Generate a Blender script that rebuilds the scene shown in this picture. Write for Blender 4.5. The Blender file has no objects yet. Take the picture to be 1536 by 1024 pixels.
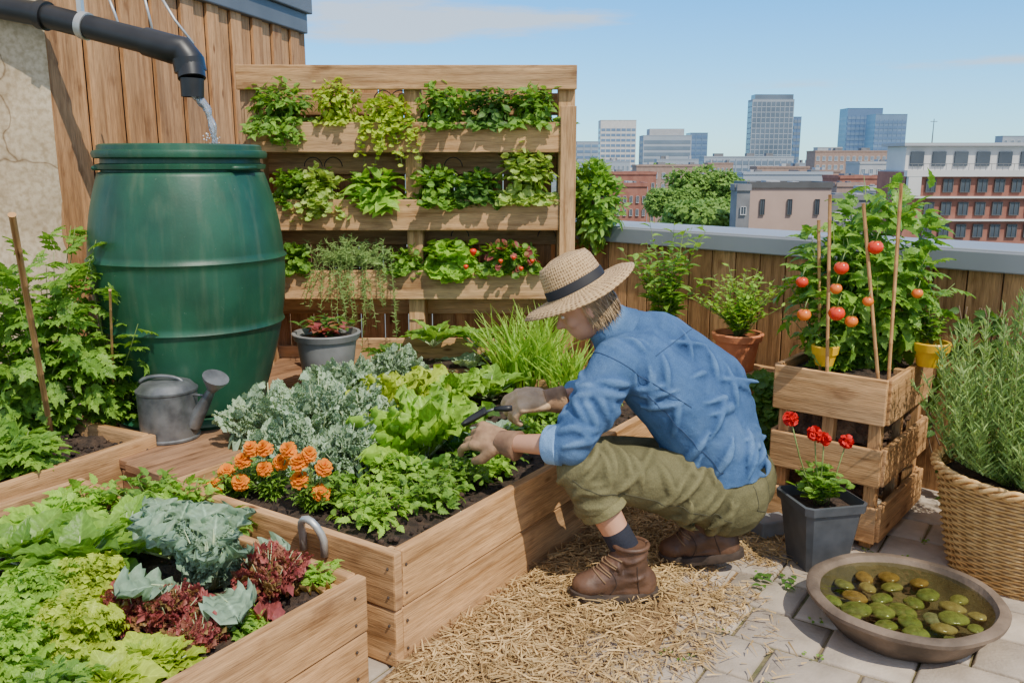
import bpy, bmesh, math, random
import numpy as np
from mathutils import Vector, Matrix, noise
from mathutils.bvhtree import BVHTree
random.seed(7)
C = bpy.context.scene.collection
R = math.radians
rnd = random.random
def ru(a, b): return a + (b-a)*random.random()
# ---------------------------------------------------------------- camera
H = 1.45; F = 1300.0; PIT = math.atan(267/1300)
cp, sp = math.cos(PIT), math.sin(PIT)
cam_d = bpy.data.cameras.new("camera"); cam = bpy.data.objects.new("camera", cam_d); C.objects.link(cam)
cam.location = (0, 0, H); cam.rotation_euler = (math.pi/2-PIT, 0, 0)
cam_d.sensor_width = 36; cam_d.lens = 36*F/1536; cam_d.clip_end = 20000; cam_d.clip_start = .05
bpy.context.scene.camera = cam
def P(px, py, y=None, z=None):
    u = (px-768)/F; v = (512-py)/F
    d = Vector((u, cp+v*sp, -sp+v*cp))
    t = (y/d.y) if y is not None else ((z-H)/d.z)
    return Vector((0, 0, H)) + d*t
# ---------------------------------------------------------------- objects
def thing(name, label, cat, loc=(0,0,0), rz=0, group=None):
    o = bpy.data.objects.new(name, None); C.objects.link(o); o.empty_display_size = .05
    o.location = loc; o.rotation_euler = (0, 0, rz); o['label'] = label; o['category'] = cat
    if group: o['group'] = group
    return o
def tag(o, label, cat, group=None, kind=None):
    o['label'] = label; o['category'] = cat
    if group: o['group'] = group
    if kind: o['kind'] = kind
    return o
def struct(o, label=None):
    o['kind'] = 'structure'
    if label: o['label'] = label
    return o
def basis(d, up=Vector((0,0,1))):
    d = Vector(d).normalized(); s = Vector(up).cross(d)
    if s.length < 1e-4: s = Vector((1,0,0)).cross(d)
    s.normalize(); n = d.cross(s)
    return d, s, n
class MB:
    def __init__(s): s.v = []; s.f = []; s.uv = []
    def face(s, idx, uv=None):
        s.f.append(tuple(idx)); s.uv.append(uv or [(0, 0)]*len(idx))
    def box(s, c, size, M=None):
        c = Vector(c); hx, hy, hz = [a/2 for a in size]; b = len(s.v)
        lc = [(-hx,-hy,-hz),(hx,-hy,-hz),(hx,hy,-hz),(-hx,hy,-hz),(-hx,-hy,hz),(hx,-hy,hz),(hx,hy,hz),(-hx,hy,hz)]
        for q in lc:
            q2 = Vector(q)
            if M is not None: q2 = M @ q2
            s.v.append(tuple(c+q2))
        la = max(range(3), key=lambda i: size[i]); o1, o2 = ru(0, 50), ru(0, 50)
        for fc, nax in (((0,3,2,1),2),((4,5,6,7),2),((0,1,5,4),1),((2,3,7,6),1),((1,2,6,5),0),((3,0,4,7),0)):
            ax = [i for i in range(3) if i != nax]
            if la in ax: a, bb = la, [i for i in ax if i != la][0]
            else: a, bb = ax
            s.face([b+i for i in fc], [(lc[i][a]+o1, lc[i][bb]+o2+nax*.37) for i in fc])
        return s
    def bar(s, p0, p1, w, th, up=(0,0,1)):
        p0 = Vector(p0); p1 = Vector(p1); d, sd, n = basis(p1-p0, up)
        M = Matrix((d, sd, n)).transposed()
        return s.box((p0+p1)/2, ((p1-p0).length, th, w), M)
    def tube(s, pts, rad, n=8, caps=True):
        pts = [Vector(p) for p in pts]; k = len(pts)
        if not isinstance(rad, (list, tuple)): rad = [rad]*k
        b = len(s.v); ref = None; L = 0
        for i, p in enumerate(pts):
            d = (pts[min(i+1, k-1)]-pts[max(i-1, 0)])
            d = d.normalized() if d.length > 1e-9 else Vector((0,0,1))
            if ref is None: ref = Vector((0,0,1)) if abs(d.z) < .9 else Vector((1,0,0))
            a = ref-d*ref.dot(d); a.normalize(); ref = a; c = d.cross(a)
            for j in range(n):
                t = 2*math.pi*j/n
                s.v.append(tuple(p+(a*math.cos(t)+c*math.sin(t))*rad[i]))
        for i in range(k-1):
            l = (pts[i+1]-pts[i]).length
            for j in range(n):
                j2 = (j+1) % n
                s.face((b+i*n+j, b+i*n+j2, b+(i+1)*n+j2, b+(i+1)*n+j), [(L, j/n*.2), (L, (j+1)/n*.2), (L+l, (j+1)/n*.2), (L+l, j/n*.2)])
            L += l
        if caps:
            s.face([b+j for j in range(n)][::-1]); s.face([b+(k-1)*n+j for j in range(n)])
        return s
    def lathe(s, prof, n=48, c=(0,0,0), sx=1, sy=1, fn=None):
        b = len(s.v); L = 0; Ls = []
        for i, (r, z) in enumerate(prof):
            if i: L += math.hypot(r-prof[i-1][0], z-prof[i-1][1])
            Ls.append(L)
            for j in range(n):
                t = 2*math.pi*j/n; rr, zz = (r, z) if fn is None else fn(r, z, t, i)
                s.v.append((c[0]+rr*sx*math.cos(t), c[1]+rr*sy*math.sin(t), c[2]+zz))
        for i in range(len(prof)-1):
            for j in range(n):
                j2 = (j+1) % n
                s.face((b+i*n+j, b+i*n+j2, b+(i+1)*n+j2, b+(i+1)*n+j), [(j/n, Ls[i]), ((j+1)/n, Ls[i]), ((j+1)/n, Ls[i+1]), (j/n, Ls[i+1])])
        return s
    def ell(s, c, r3, M=None, nu=16, nv=10):
        c = Vector(c); b = len(s.v)
        for i in range(nv+1):
            ph = math.pi*i/nv
            for j in range(nu):
                t = 2*math.pi*j/nu
                q = Vector((r3[0]*math.sin(ph)*math.cos(t), r3[1]*math.sin(ph)*math.sin(t), -r3[2]*math.cos(ph)))
                if M is not None: q = M @ q
                s.v.append(tuple(c+q))
        for i in range(nv):
            for j in range(nu):
                j2 = (j+1) % nu
                s.face((b+i*nu+j, b+i*nu+j2, b+(i+1)*nu+j2, b+(i+1)*nu+j))
        return s
    def cap(s, p0, p1, r0, r1, f0=False, f1=False, n=16):
        p0 = Vector(p0); p1 = Vector(p1); d = (p1-p0).normalized(); pts = []; rad = []
        if f0: pts.append(p0); rad.append(r0)
        else:
            for k in range(5):
                a = math.pi/2*(1-k/4); pts.append(p0-d*r0*math.sin(a)); rad.append(max(r0*math.cos(a), r0*.03))
        if f1: pts.append(p1); rad.append(r1)
        else:
            for k in range(5):
                a = math.pi/2*k/4; pts.append(p1+d*r1*math.sin(a)); rad.append(max(r1*math.cos(a), r1*.03))
        return s.tube(pts, rad, n)
    def folds(s, a, b, ra, rb, n, t0=0, t1=1, ln=.35, spiral=1.6, rad=.011, ang=None):
        a = Vector(a); b = Vector(b); d, s1, n1 = basis(b-a)
        for _ in range(n):
            tc = ru(t0, t1); an = ru(0, 6.283) if ang is None else ru(*ang); sg = random.choice((-1, 1)); pts = []; rr = []
            l2 = ln*ru(.6, 1.2)
            for k in range(9):
                q = k/8; t = tc+(q-.5)*l2*.5; th = an+(q-.5)*spiral*sg; r = ra+(rb-ra)*max(0, min(1, t))
                pts.append(a+(b-a)*t+(s1*math.cos(th)+n1*math.sin(th))*r*.995); rr.append(max(.0015, rad*math.sin(math.pi*(q*.94+.03))))
            s.tube(pts, rr, 7)
        return s
    def build(s, name, m, parent=None, smooth=None, bevel=0, loc=None):
        me = bpy.data.meshes.new(name); me.from_pydata(s.v, [], s.f)
        uvl = me.uv_layers.new(name='UVMap')
        flat = [c for u in s.uv for p in u for c in p]
        uvl.data.foreach_set('uv', flat)
        if smooth is not None:
            me.polygons.foreach_set('use_smooth', [True]*len(me.polygons))
            if smooth < 179: me.set_sharp_from_angle(angle=R(smooth))
        me.materials.append(m); me.update()
        o = bpy.data.objects.new(name, me); C.objects.link(o)
        if parent: o.parent = parent
        if loc is not None: o.location = loc
        if bevel:
            b = o.modifiers.new('b', 'BEVEL'); b.width = bevel; b.segments = 2; b.limit_method = 'ANGLE'
        return o
def organic(mb, name, m, parent, voxel=.01, it=6, disp=None):
    o = mb.build(name, m, parent)
    r = o.modifiers.new('r', 'REMESH'); r.mode = 'VOXEL'; r.voxel_size = voxel; r.use_smooth_shade = True
    q = o.modifiers.new('s', 'SMOOTH'); q.factor = .6; q.iterations = it
    for (size, st) in (disp or []):
        tx = bpy.data.textures.new('fold', 'CLOUDS'); tx.noise_scale = size; tx.noise_depth = 1
        d = o.modifiers.new('d', 'DISPLACE'); d.texture = tx; d.strength = st; d.mid_level = .5; d.texture_coords = 'GLOBAL'
    return o
# ---------------------------------------------------------------- materials
def nm(name):
    m = bpy.data.materials.new(name); m.use_nodes = True; nt = m.node_tree
    return m, nt, nt.nodes['Principled BSDF']
def ramp(nt, fac, cols):
    r = nt.nodes.new('ShaderNodeValToRGB'); e = r.color_ramp.elements
    while len(e) < len(cols): e.new(.5)
    for i, (p, c) in enumerate(cols): e[i].position = p; e[i].color = (*c, 1)
    nt.links.new(fac, r.inputs[0]); return r.outputs[0]
def tex_noise(nt, scale, coord, detail=6, mscale=None):
    n = nt.nodes.new('ShaderNodeTexNoise'); n.inputs['Scale'].default_value = scale; n.inputs['Detail'].default_value = detail
    if mscale:
        mp = nt.nodes.new('ShaderNodeMapping'); mp.inputs['Scale'].default_value = mscale; nt.links.new(coord, mp.inputs[0]); coord = mp.outputs[0]
    nt.links.new(coord, n.inputs['Vector']); return n.outputs['Fac']
def bumpn(nt, bs, h, strength, dist=.01):
    b = nt.nodes.new('ShaderNodeBump'); b.inputs['Strength'].default_value = strength; b.inputs['Distance'].default_value = dist
    nt.links.new(h, b.inputs['Height']); nt.links.new(b.outputs[0], bs.inputs['Normal']); return b
def mul(nt, a, b, f=1.0, mode='MULTIPLY'):
    x = nt.nodes.new('ShaderNodeMixRGB'); x.blend_type = mode; x.inputs[0].default_value = f
    nt.links.new(a, x.inputs[1]); nt.links.new(b, x.inputs[2]); return x.outputs[0]
def mth(nt, op, a, b=None):
    x = nt.nodes.new('ShaderNodeMath'); x.operation = op
    for i, q in enumerate((a, b)):
        if q is None: continue
        if isinstance(q, (int, float)): x.inputs[i].default_value = q
        else: nt.links.new(q, x.inputs[i])
    return x.outputs[0]
def M(name, c1, c2=None, scale=8, rough=.6, bump=0, bscale=60, metal=0, island=0, dist=.004, coord='Object', cov=(.35,.65)):
    m, nt, bs = nm(name); c2 = c2 or tuple(a*.8 for a in c1)
    tc = nt.nodes.new('ShaderNodeTexCoord').outputs[coord]
    col = ramp(nt, tex_noise(nt, scale, tc), [(cov[0], c2), (cov[1], c1)])
    if island:
        g = nt.nodes.new('ShaderNodeNewGeometry').outputs['Random Per Island']
        col = mul(nt, col, ramp(nt, g, [(0, (1-island,)*3), (1, (1,)*3)]))
    nt.links.new(col, bs.inputs['Base Color']); bs.inputs['Roughness'].default_value = rough; bs.inputs['Metallic'].default_value = metal
    if bump: bumpn(nt, bs, tex_noise(nt, bscale, tc), bump, dist)
    return m
def wood(name, light, dark, rough=.8, grey=.22):
    m, nt, bs = nm(name); bs.inputs['Specular IOR Level'].default_value = .25
    uv = nt.nodes.new('ShaderNodeTexCoord').outputs['UV']
    n1 = tex_noise(nt, 1, uv, 8, (2.2, 40, 1)); n2 = tex_noise(nt, 1, uv, 5, (1.6, 7, 1)); n3 = tex_noise(nt, 1, uv, 10, (14, 260, 1)); n4 = tex_noise(nt, 1, uv, 5, (.9, 2.5, 1)); n5 = tex_noise(nt, 1, uv, 8, (5, 9, 1))
    col = ramp(nt, n1, [(.30, dark), (.50, light), (.70, tuple(min(1, a*1.2) for a in light))])
    col = mul(nt, col, ramp(nt, n2, [(.32, (.66, .61, .56)), (.60, (1.05, 1.0, .95))]))
    col = mul(nt, col, ramp(nt, n3, [(.32, (.66, .64, .62)), (.58, (1.06,)*3)]))
    col = mul(nt, col, ramp(nt, n5, [(.28, (.55, .48, .42)), (.42, (1, 1, 1))]))
    gy = nt.nodes.new('ShaderNodeMixRGB'); fac = ramp(nt, n4, [(.48, (0, 0, 0)), (.72, (grey,)*3)]); nt.links.new(fac, gy.inputs[0]); nt.links.new(col, gy.inputs[1])
    gl = sum(light)/3; gy.inputs[2].default_value = (gl*.95, gl*.88, gl*.76, 1); col = gy.outputs[0]
    vo = nt.nodes.new('ShaderNodeTexVoronoi'); mp = nt.nodes.new('ShaderNodeMapping'); mp.inputs['Scale'].default_value = (2.6, 8, 1)
    nt.links.new(uv, mp.inputs[0]); nt.links.new(mp.outputs[0], vo.inputs['Vector']); vo.inputs['Scale'].default_value = 1
    col = mul(nt, col, ramp(nt, vo.outputs['Distance'], [(.03, (.25, .14, .07)), (.10, (1, 1, 1))]))
    g = nt.nodes.new('ShaderNodeNewGeometry').outputs['Random Per Island']
    oi = nt.nodes.new('ShaderNodeObjectInfo').outputs['Random']
    col = mul(nt, col, ramp(nt, g, [(0, (.76, .70, .64)), (1, (1.1, 1.06, 1.0))]))
    col = mul(nt, col, ramp(nt, oi, [(0, (.84, .80, .76)), (1, (1.1, 1.06, 1.0))]))
    nt.links.new(col, bs.inputs['Base Color']); bs.inputs['Roughness'].default_value = rough
    h = mth(nt, 'ADD', n1, mth(nt, 'MULTIPLY', n3, .6)); bumpn(nt, bs, h, .7, .004)
    return m
def leafm(name, c1, c2, c3=None, rough=.40, tr=.40, vein=1.35, k=1.65):
    m, nt, bs = nm(name); c3 = c3 or c1
    c1, c2, c3 = [tuple(min(.9, a*k) for a in c) for c in (c1, c2, c3)]
    g = nt.nodes.new('ShaderNodeNewGeometry').outputs['Random Per Island']
    col = ramp(nt, g, [(0, c1), (.55, c2), (1, c3)])
    tcn = nt.nodes.new('ShaderNodeTexCoord'); tc = tcn.outputs['Object']
    col = mul(nt, col, ramp(nt, tex_noise(nt, 45, tc, 3), [(.3, (.74,)*3), (.7, (1.14,)*3)]))
    if vein > 1:
        sx = nt.nodes.new('ShaderNodeSeparateXYZ'); nt.links.new(tcn.outputs['UV'], sx.inputs[0])
        ab = mth(nt, 'ABSOLUTE', sx.outputs[1])
        col = mul(nt, col, ramp(nt, ab, [(.0, (vein, vein*.98, vein*1.0)), (.10, (.95,)*3), (1, (1.03,)*3)]))
        ph = mth(nt, 'SINE', mth(nt, 'MULTIPLY', mth(nt, 'SUBTRACT', sx.outputs[0], mth(nt, 'MULTIPLY', ab, .22)), 48))
        col = mul(nt, col, ramp(nt, ph, [(.0, (.92,)*3), (.8, (1,)*3), (1, (1.12,)*3)]))
        bumpn(nt, bs, mth(nt, 'ADD', tex_noise(nt, 120, tc, 3), mth(nt, 'MULTIPLY', ph, -.25)), .4, .003)
    nt.links.new(col, bs.inputs['Base Color']); bs.inputs['Roughness'].default_value = rough
    bs.inputs['Specular IOR Level'].default_value = .4
    t = nt.nodes.new('ShaderNodeBsdfTranslucent'); mx = nt.nodes.new('ShaderNodeMixShader'); mx.inputs[0].default_value = tr
    br = nt.nodes.new('ShaderNodeMixRGB'); br.blend_type = 'MULTIPLY'; br.inputs[0].default_value = 1; br.inputs[2].default_value = (1.4, 1.4, .6, 1) if vein > 1 else (1, 1, 1, 1)
    nt.links.new(col, br.inputs[1]); nt.links.new(br.outputs[0], t.inputs[0])
    nt.links.new(bs.outputs[0], mx.inputs[1]); nt.links.new(t.outputs[0], mx.inputs[2])
    nt.links.new(mx.outputs[0], nt.nodes['Material Output'].inputs[0])
    return m
W_bed = wood('bed_wood', (.74, .49, .26), (.46, .27, .12))
W_pal = wood('pallet_wood', (.76, .52, .29), (.48, .29, .14))
W_fence = wood('fence_wood', (.56, .34, .175), (.38, .21, .10), grey=.1)
W_par = wood('parapet_wood', (.64, .40, .205), (.38, .22, .105), grey=.1)
W_deck = wood('deck_wood', (.40, .25, .155), (.19, .115, .07))
W_crate = wood('crate_wood', (.76, .50, .26), (.48, .28, .125))
W_bam = wood('bamboo', (.66, .41, .19), (.46, .25, .11))
def stuccom():
    m, nt, bs = nm('stucco'); tc = nt.nodes.new('ShaderNodeTexCoord').outputs['Object']
    col = ramp(nt, tex_noise(nt, 2.2, tc, 8), [(.35, (.42, .31, .19)), (.5, (.62, .49, .33)), (.68, (.70, .58, .41))])
    col = mul(nt, col, ramp(nt, tex_noise(nt, 40, tc, 4), [(.35, (.72, .68, .62)), (.6, (1, 1, 1))]))
    vo = nt.nodes.new('ShaderNodeTexVoronoi'); vo.feature = 'DISTANCE_TO_EDGE'; vo.inputs['Scale'].default_value = 1.3
    w2 = nt.nodes.new('ShaderNodeMixRGB'); w2.blend_type = 'ADD'; w2.inputs[0].default_value = .35; nz_ = nt.nodes.new('ShaderNodeTexNoise'); nz_.inputs['Scale'].default_value = 4; nt.links.new(tc, nz_.inputs['Vector']); nt.links.new(tc, w2.inputs[1]); nt.links.new(nz_.outputs['Color'], w2.inputs[2]); nt.links.new(w2.outputs[0], vo.inputs['Vector'])
    col = mul(nt, col, ramp(nt, vo.outputs['Distance'], [(.0, (.5, .44, .38)), (.010, (1, 1, 1))]))
    nt.links.new(col, bs.inputs['Base Color']); bs.inputs['Roughness'].default_value = .95; bs.inputs['Specular IOR Level'].default_value = .1
    bumpn(nt, bs, mth(nt, 'ADD', tex_noise(nt, 9, tc, 8), mth(nt, 'MULTIPLY', tex_noise(nt, 110, tc, 3), .25)), .5, .006); return m
m_stucco = stuccom()
m_flash = M('flashing_metal', (.14, .15, .165), (.11, .12, .13), 3, .6, metal=.0)
m_cap = M('coping_metal', (.30, .315, .33), (.25, .265, .28), 2, .5, metal=.0)
m_pipe = M('black_plastic', (.022, .022, .023), (.014, .014, .015), 12, .42)
m_clampm = M('galvanised_clamp', (.6, .6, .57), None, 20, .45, metal=.6)
m_soil = M('soil', (.080, .048, .030), (.026, .016, .011), 30, .95, 1.0, 60, dist=.02)
m_paver = M('paver_stone', (.58, .475, .365), (.42, .34, .26), 9, .92, .5, 90, island=.24, dist=.005)
m_joint = M('joint_sand', (.24, .18, .095), (.095, .105, .035), 9, .95, .8, 80, dist=.01)
m_straw = M('straw', (.88, .60, .26), (.62, .39, .15), 4, .7, island=.62)
m_strawbed = M('straw_bed', (.40, .245, .10), (.20, .115, .05), 40, .95, 1, 120, dist=.01)
def barrel_mat():
    m, nt, bs = nm('green_plastic'); tc = nt.nodes.new('ShaderNodeTexCoord').outputs['Object']
    col = ramp(nt, tex_noise(nt, 3, tc, 5), [(.3, (.012, .075, .040)), (.7, (.020, .110, .058))])
    st = ramp(nt, tex_noise(nt, 1, tc, 6, (24, 24, 1.6)), [(.50, (0, 0, 0)), (.75, (.28,)*3)])
    x = nt.nodes.new('ShaderNodeMixRGB'); nt.links.new(st, x.inputs[0]); nt.links.new(col, x.inputs[1]); x.inputs[2].default_value = (.15, .19, .11, 1)
    sp_ = ramp(nt, tex_noise(nt, 75, tc, 2), [(.74, (0, 0, 0)), (.78, (.4,)*3)])
    y = nt.nodes.new('ShaderNodeMixRGB'); nt.links.new(sp_, y.inputs[0]); nt.links.new(x.outputs[0], y.inputs[1]); y.inputs[2].default_value = (.22, .28, .20, 1)
    dk_ = ramp(nt, tex_noise(nt, 4, tc, 8), [(.35, (.62, .64, .60)), (.6, (1, 1, 1))])
    c2 = mul(nt, y.outputs[0], dk_)
    nt.links.new(c2, bs.inputs['Base Color']); bs.inputs['Roughness'].default_value = .45
    bumpn(nt, bs, tex_noise(nt, 90, tc, 3), .2, .002)
    return m
m_barrel = barrel_mat()
m_dark = M('dark_inside', (.01, .012, .012), None, 4, .15)
m_zinc = M('weathered_zinc', (.25, .255, .255), (.11, .115, .12), 14, .45, .2, 60, metal=.6)
m_greypot = M('grey_pot_plastic', (.27, .27, .265), (.19, .19, .185), 10, .5)
m_greypot2 = M('slate_pot_plastic', (.085, .09, .10), (.055, .06, .068), 14, .42, .1, 40)
m_terra = M('terracotta', (.70, .25, .105), (.54, .17, .07), 12, .8, .2, 60)
m_yellow = M('yellow_glaze', (.92, .55, .02), (.82, .45, .015), 10, .35)
m_bowl = M('rough_stoneware', (.22, .155, .105), (.080, .056, .038), 7, .75, .6, 50, dist=.005)
def wickm():
    m, nt, bs = nm('wicker'); tc = nt.nodes.new('ShaderNodeTexCoord').outputs['Object']
    sx = nt.nodes.new('ShaderNodeSeparateXYZ'); nt.links.new(tc, sx.inputs[0])
    s1 = mth(nt, 'SINE', mth(nt, 'ADD', mth(nt, 'MULTIPLY', sx.outputs[2], 2*math.pi/.0122), -.9))
    col = ramp(nt, tex_noise(nt, 30, tc, 6), [(.3, (.58, .32, .10)), (.7, (.88, .56, .22))])
    col = mul(nt, col, ramp(nt, mth(nt, 'ADD', mth(nt, 'MULTIPLY', s1, .5), .5), [(.0, (.30, .23, .16)), (.45, (.95,)*3), (1, (1.1,)*3)]))
    nt.links.new(col, bs.inputs['Base Color']); bs.inputs['Roughness'].default_value = .6; bumpn(nt, bs, tex_noise(nt, 200, tc), .3, .003); return m
m_wick = wickm()
m_wickr = M('wicker_rim', (.86, .54, .21), (.60, .34, .12), 40, .6, .3, 200)
m_burlap = M('burlap', (.20, .115, .065), (.08, .045, .028), 22, .95, 1, 60, dist=.02)
m_stem = M('green_stem', (.22, .30, .08), (.14, .21, .05), 20, .55)
m_wstem = M('pale_stem', (.50, .60, .34), (.38, .48, .24), 20, .5)
m_bstem = M('woody_stem', (.16, .11, .065), None, 20, .8)
m_orange = leafm('orange_petal', (.95, .22, .0), (.95, .30, .005), (.88, .16, .0), .7, .2, 1, 1)
m_red = leafm('red_petal', (.85, .012, .010), (.70, .008, .008), (.90, .03, .02), .6, .2, 1, 1)
m_tom = M('tomato_skin', (.82, .030, .010), (.82, .09, .018), 5, .18)
m_tomo = M('orange_tomato_skin', (.88, .22, .02), (.82, .10, .018), 5, .2)
L_mid = leafm('leaf_mid', (.095, .195, .027), (.145, .27, .037), (.20, .335, .048))
L_dark = leafm('leaf_dark', (.050, .120, .022), (.080, .168, .030), (.115, .22, .038))
L_lime = leafm('leaf_lime', (.34, .43, .04), (.44, .53, .055), (.26, .37, .04), .45, .38, 1.35, 1.4)
L_bright = leafm('leaf_bright', (.19, .34, .037), (.26, .42, .052), (.145, .275, .032), .45, .38)
L_kale = leafm('leaf_kale', (.25, .345, .225), (.33, .43, .29), (.20, .30, .165), .6, .25, 1.25, 1.5)
L_cab = leafm('leaf_cabbage', (.15, .235, .15), (.215, .31, .205), (.125, .20, .12), .5, .18, 1.7, 1.45)
L_red = leafm('leaf_red', (.24, .045, .050), (.34, .095, .085), (.26, .19, .06), .45, .4, 1.35, 1.5)
L_blade = leafm('leaf_blade', (.21, .36, .045), (.29, .44, .07), (.16, .285, .035), .4, .38)
L_silver = leafm('leaf_rosemary', (.12, .21, .055), (.19, .295, .08), (.27, .38, .12), .55, .3)
L_var = leafm('leaf_variegated', (.18, .30, .04), (.40, .48, .14), (.26, .39, .06), .45, .35, 1.35, 1.45)
L_tree = leafm('leaf_tree', (.15, .28, .05), (.23, .38, .07), (.10, .20, .035), .6, .38, 1, 1.3)
m_skin = M('skin', (.62, .33, .21), (.54, .27, .16), 10, .5, .1, 120)
m_hair = M('blond_hair', (.58, .40, .21), (.38, .24, .115), 30, .5, island=.4)
def denim(name, k=1.0):
    m, nt, bs = nm(name); tc = nt.nodes.new('ShaderNodeTexCoord').outputs['Object']
    col = ramp(nt, tex_noise(nt, 5, tc, 8), [(.28, tuple(k*a for a in (.040, .088, .195))), (.5, tuple(k*a for a in (.062, .132, .275))), (.72, tuple(k*a for a in (.110, .200, .365)))])
    col = mul(nt, col, ramp(nt, tex_noise(nt, 1, tc, 4, (420, 100, 420)), [(.3, (.74,)*3), (.7, (1.18,)*3)]))
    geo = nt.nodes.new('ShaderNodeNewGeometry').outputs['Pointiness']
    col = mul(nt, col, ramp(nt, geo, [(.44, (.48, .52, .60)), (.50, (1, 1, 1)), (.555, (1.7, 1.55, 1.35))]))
    nt.links.new(col, bs.inputs['Base Color']); bs.inputs['Roughness'].default_value = .92; bs.inputs['Specular IOR Level'].default_value = .15
    h = mth(nt, 'ADD', tex_noise(nt, 13, tc, 4), mth(nt, 'MULTIPLY', tex_noise(nt, 260, tc, 2), .08)); bumpn(nt, bs, h, .8, .014)
    return m
m_denim = denim('denim_blue'); m_denim2 = denim('denim_faded', 1.5)
m_thread = M('denim_seam', (.035, .07, .15), None, 30, .9)
def olivem():
    m, nt, bs = nm('olive_cotton'); tc = nt.nodes.new('ShaderNodeTexCoord').outputs['Object']
    col = ramp(nt, tex_noise(nt, 5, tc, 7), [(.3, (.115, .105, .050)), (.7, (.19, .17, .085))])
    col = mul(nt, col, ramp(nt, tex_noise(nt, 220, tc, 3), [(.3, (.8,)*3), (.7, (1.12,)*3)]))
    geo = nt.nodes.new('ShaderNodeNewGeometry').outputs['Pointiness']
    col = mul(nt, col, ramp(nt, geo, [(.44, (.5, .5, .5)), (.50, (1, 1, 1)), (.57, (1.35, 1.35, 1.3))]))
    nt.links.new(col, bs.inputs['Base Color']); bs.inputs['Roughness'].default_value = .92; bs.inputs['Specular IOR Level'].default_value = .15
    bumpn(nt, bs, mth(nt, 'ADD', tex_noise(nt, 14, tc, 5), mth(nt, 'MULTIPLY', tex_noise(nt, 240, tc, 2), .08)), .9, .016); return m
m_olive = olivem()
m_olive2 = M('olive_seam', (.07, .065, .035), None, 30, .9)
m_glove = M('brown_glove_leather', (.44, .26, .14), (.27, .15, .08), 22, .75, .6, 50)
m_glovel = M('tan_glove_leather', (.74, .50, .29), (.54, .34, .18), 22, .75, .6, 50)
m_glove2 = M('glove_cuff', (.28, .155, .085), (.18, .095, .055), 25, .8, .4, 80)
m_boot = M('brown_leather', (.15, .075, .042), (.060, .030, .018), 12, .55, .6, 40)
m_sole = M('boot_sole', (.070, .046, .032), (.036, .025, .018), 30, .85)
m_lace = M('boot_lace', (.24, .145, .075), None, 30, .85)
m_stitch = M('boot_stitching', (.05, .028, .018), None, 30, .85)
m_sock = M('dark_sock', (.02, .022, .035), None, 30, .9, .5, 150)
def hatm():
    m, nt, bs = nm('straw_weave'); uv = nt.nodes.new('ShaderNodeTexCoord').outputs['UV']
    mp = nt.nodes.new('ShaderNodeMapping'); mp.inputs['Scale'].default_value = (64, 92, 1); nt.links.new(uv, mp.inputs[0])
    vo = nt.nodes.new('ShaderNodeTexVoronoi'); vo.inputs['Scale'].default_value = 1; vo.inputs['Randomness'].default_value = .25; nt.links.new(mp.outputs[0], vo.inputs['Vector'])
    col = ramp(nt, vo.outputs['Distance'], [(.14, (.13, .07, .03)), (.34, (.52, .33, .155)), (.7, (.66, .45, .235))])
    nt.links.new(col, bs.inputs['Base Color']); bs.inputs['Roughness'].default_value = .8
    bumpn(nt, bs, vo.outputs['Distance'], .9, .004)
    return m
m_hat = hatm()
m_band = M('black_ribbon', (.015, .014, .016), None, 30, .7)
m_eye = M('eye_white', (.8, .78, .75), None, 5, .3)
def waterm(name, tint, extra=.0, bs_=22, bst=.25, white=0):
    m, nt, bs = nm(name); nt.nodes.remove(bs)
    t = nt.nodes.new('ShaderNodeBsdfTransparent'); t.inputs[0].default_value = (*tint, 1); base = t.outputs[0]
    if white:
        df = nt.nodes.new('ShaderNodeBsdfDiffuse'); df.inputs[0].default_value = (.9, .94, .96, 1); m2 = nt.nodes.new('ShaderNodeMixShader'); m2.inputs[0].default_value = white
        nt.links.new(base, m2.inputs[1]); nt.links.new(df.outputs[0], m2.inputs[2]); base = m2.outputs[0]
    g = nt.nodes.new('ShaderNodeBsdfGlossy'); g.inputs['Roughness'].default_value = .03
    fr = nt.nodes.new('ShaderNodeFresnel'); fr.inputs[0].default_value = 1.4
    bp = nt.nodes.new('ShaderNodeBump'); bp.inputs['Strength'].default_value = bst; bp.inputs['Distance'].default_value = .01
    tc = nt.nodes.new('ShaderNodeTexCoord').outputs['Object']; nt.links.new(tex_noise(nt, bs_, tc, 2), bp.inputs['Height'])
    nt.links.new(bp.outputs[0], g.inputs['Normal']); nt.links.new(bp.outputs[0], fr.inputs['Normal'])
    mx = nt.nodes.new('ShaderNodeMixShader'); nt.links.new(mth(nt, 'ADD', fr.outputs[0], extra), mx.inputs[0]); nt.links.new(base, mx.inputs[1]); nt.links.new(g.outputs[0], mx.inputs[2])
    nt.links.new(mx.outputs[0], nt.nodes['Material Output'].inputs[0]); return m
m_water = waterm('bowl_water', (.72, .78, .58), .06, 12, .7)
m_stream = waterm('stream_water', (.95, .97, .98), .18, 60, .8, .22)
m_foam = M('foam_white', (.85, .9, .92), None, 30, .2)
m_pebs = [M('wet_pebble', (.40, .36, .14), (.20, .18, .06), 40, .18, .3, 60), M('rust_pebble', (.48, .27, .10), (.26, .14, .05), 40, .18, .3, 60), M('grey_pebble', (.38, .35, .25), (.20, .18, .12), 40, .18, .3, 60), M('olive_pebble', (.28, .31, .10), (.14, .15, .05), 40, .18, .3, 60), M('mossy_pebble', (.36, .38, .13), (.19, .20, .07), 40, .18, .3, 60), M('tan_pebble', (.52, .39, .20), (.32, .22, .10), 40, .18, .3, 60)]
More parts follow.
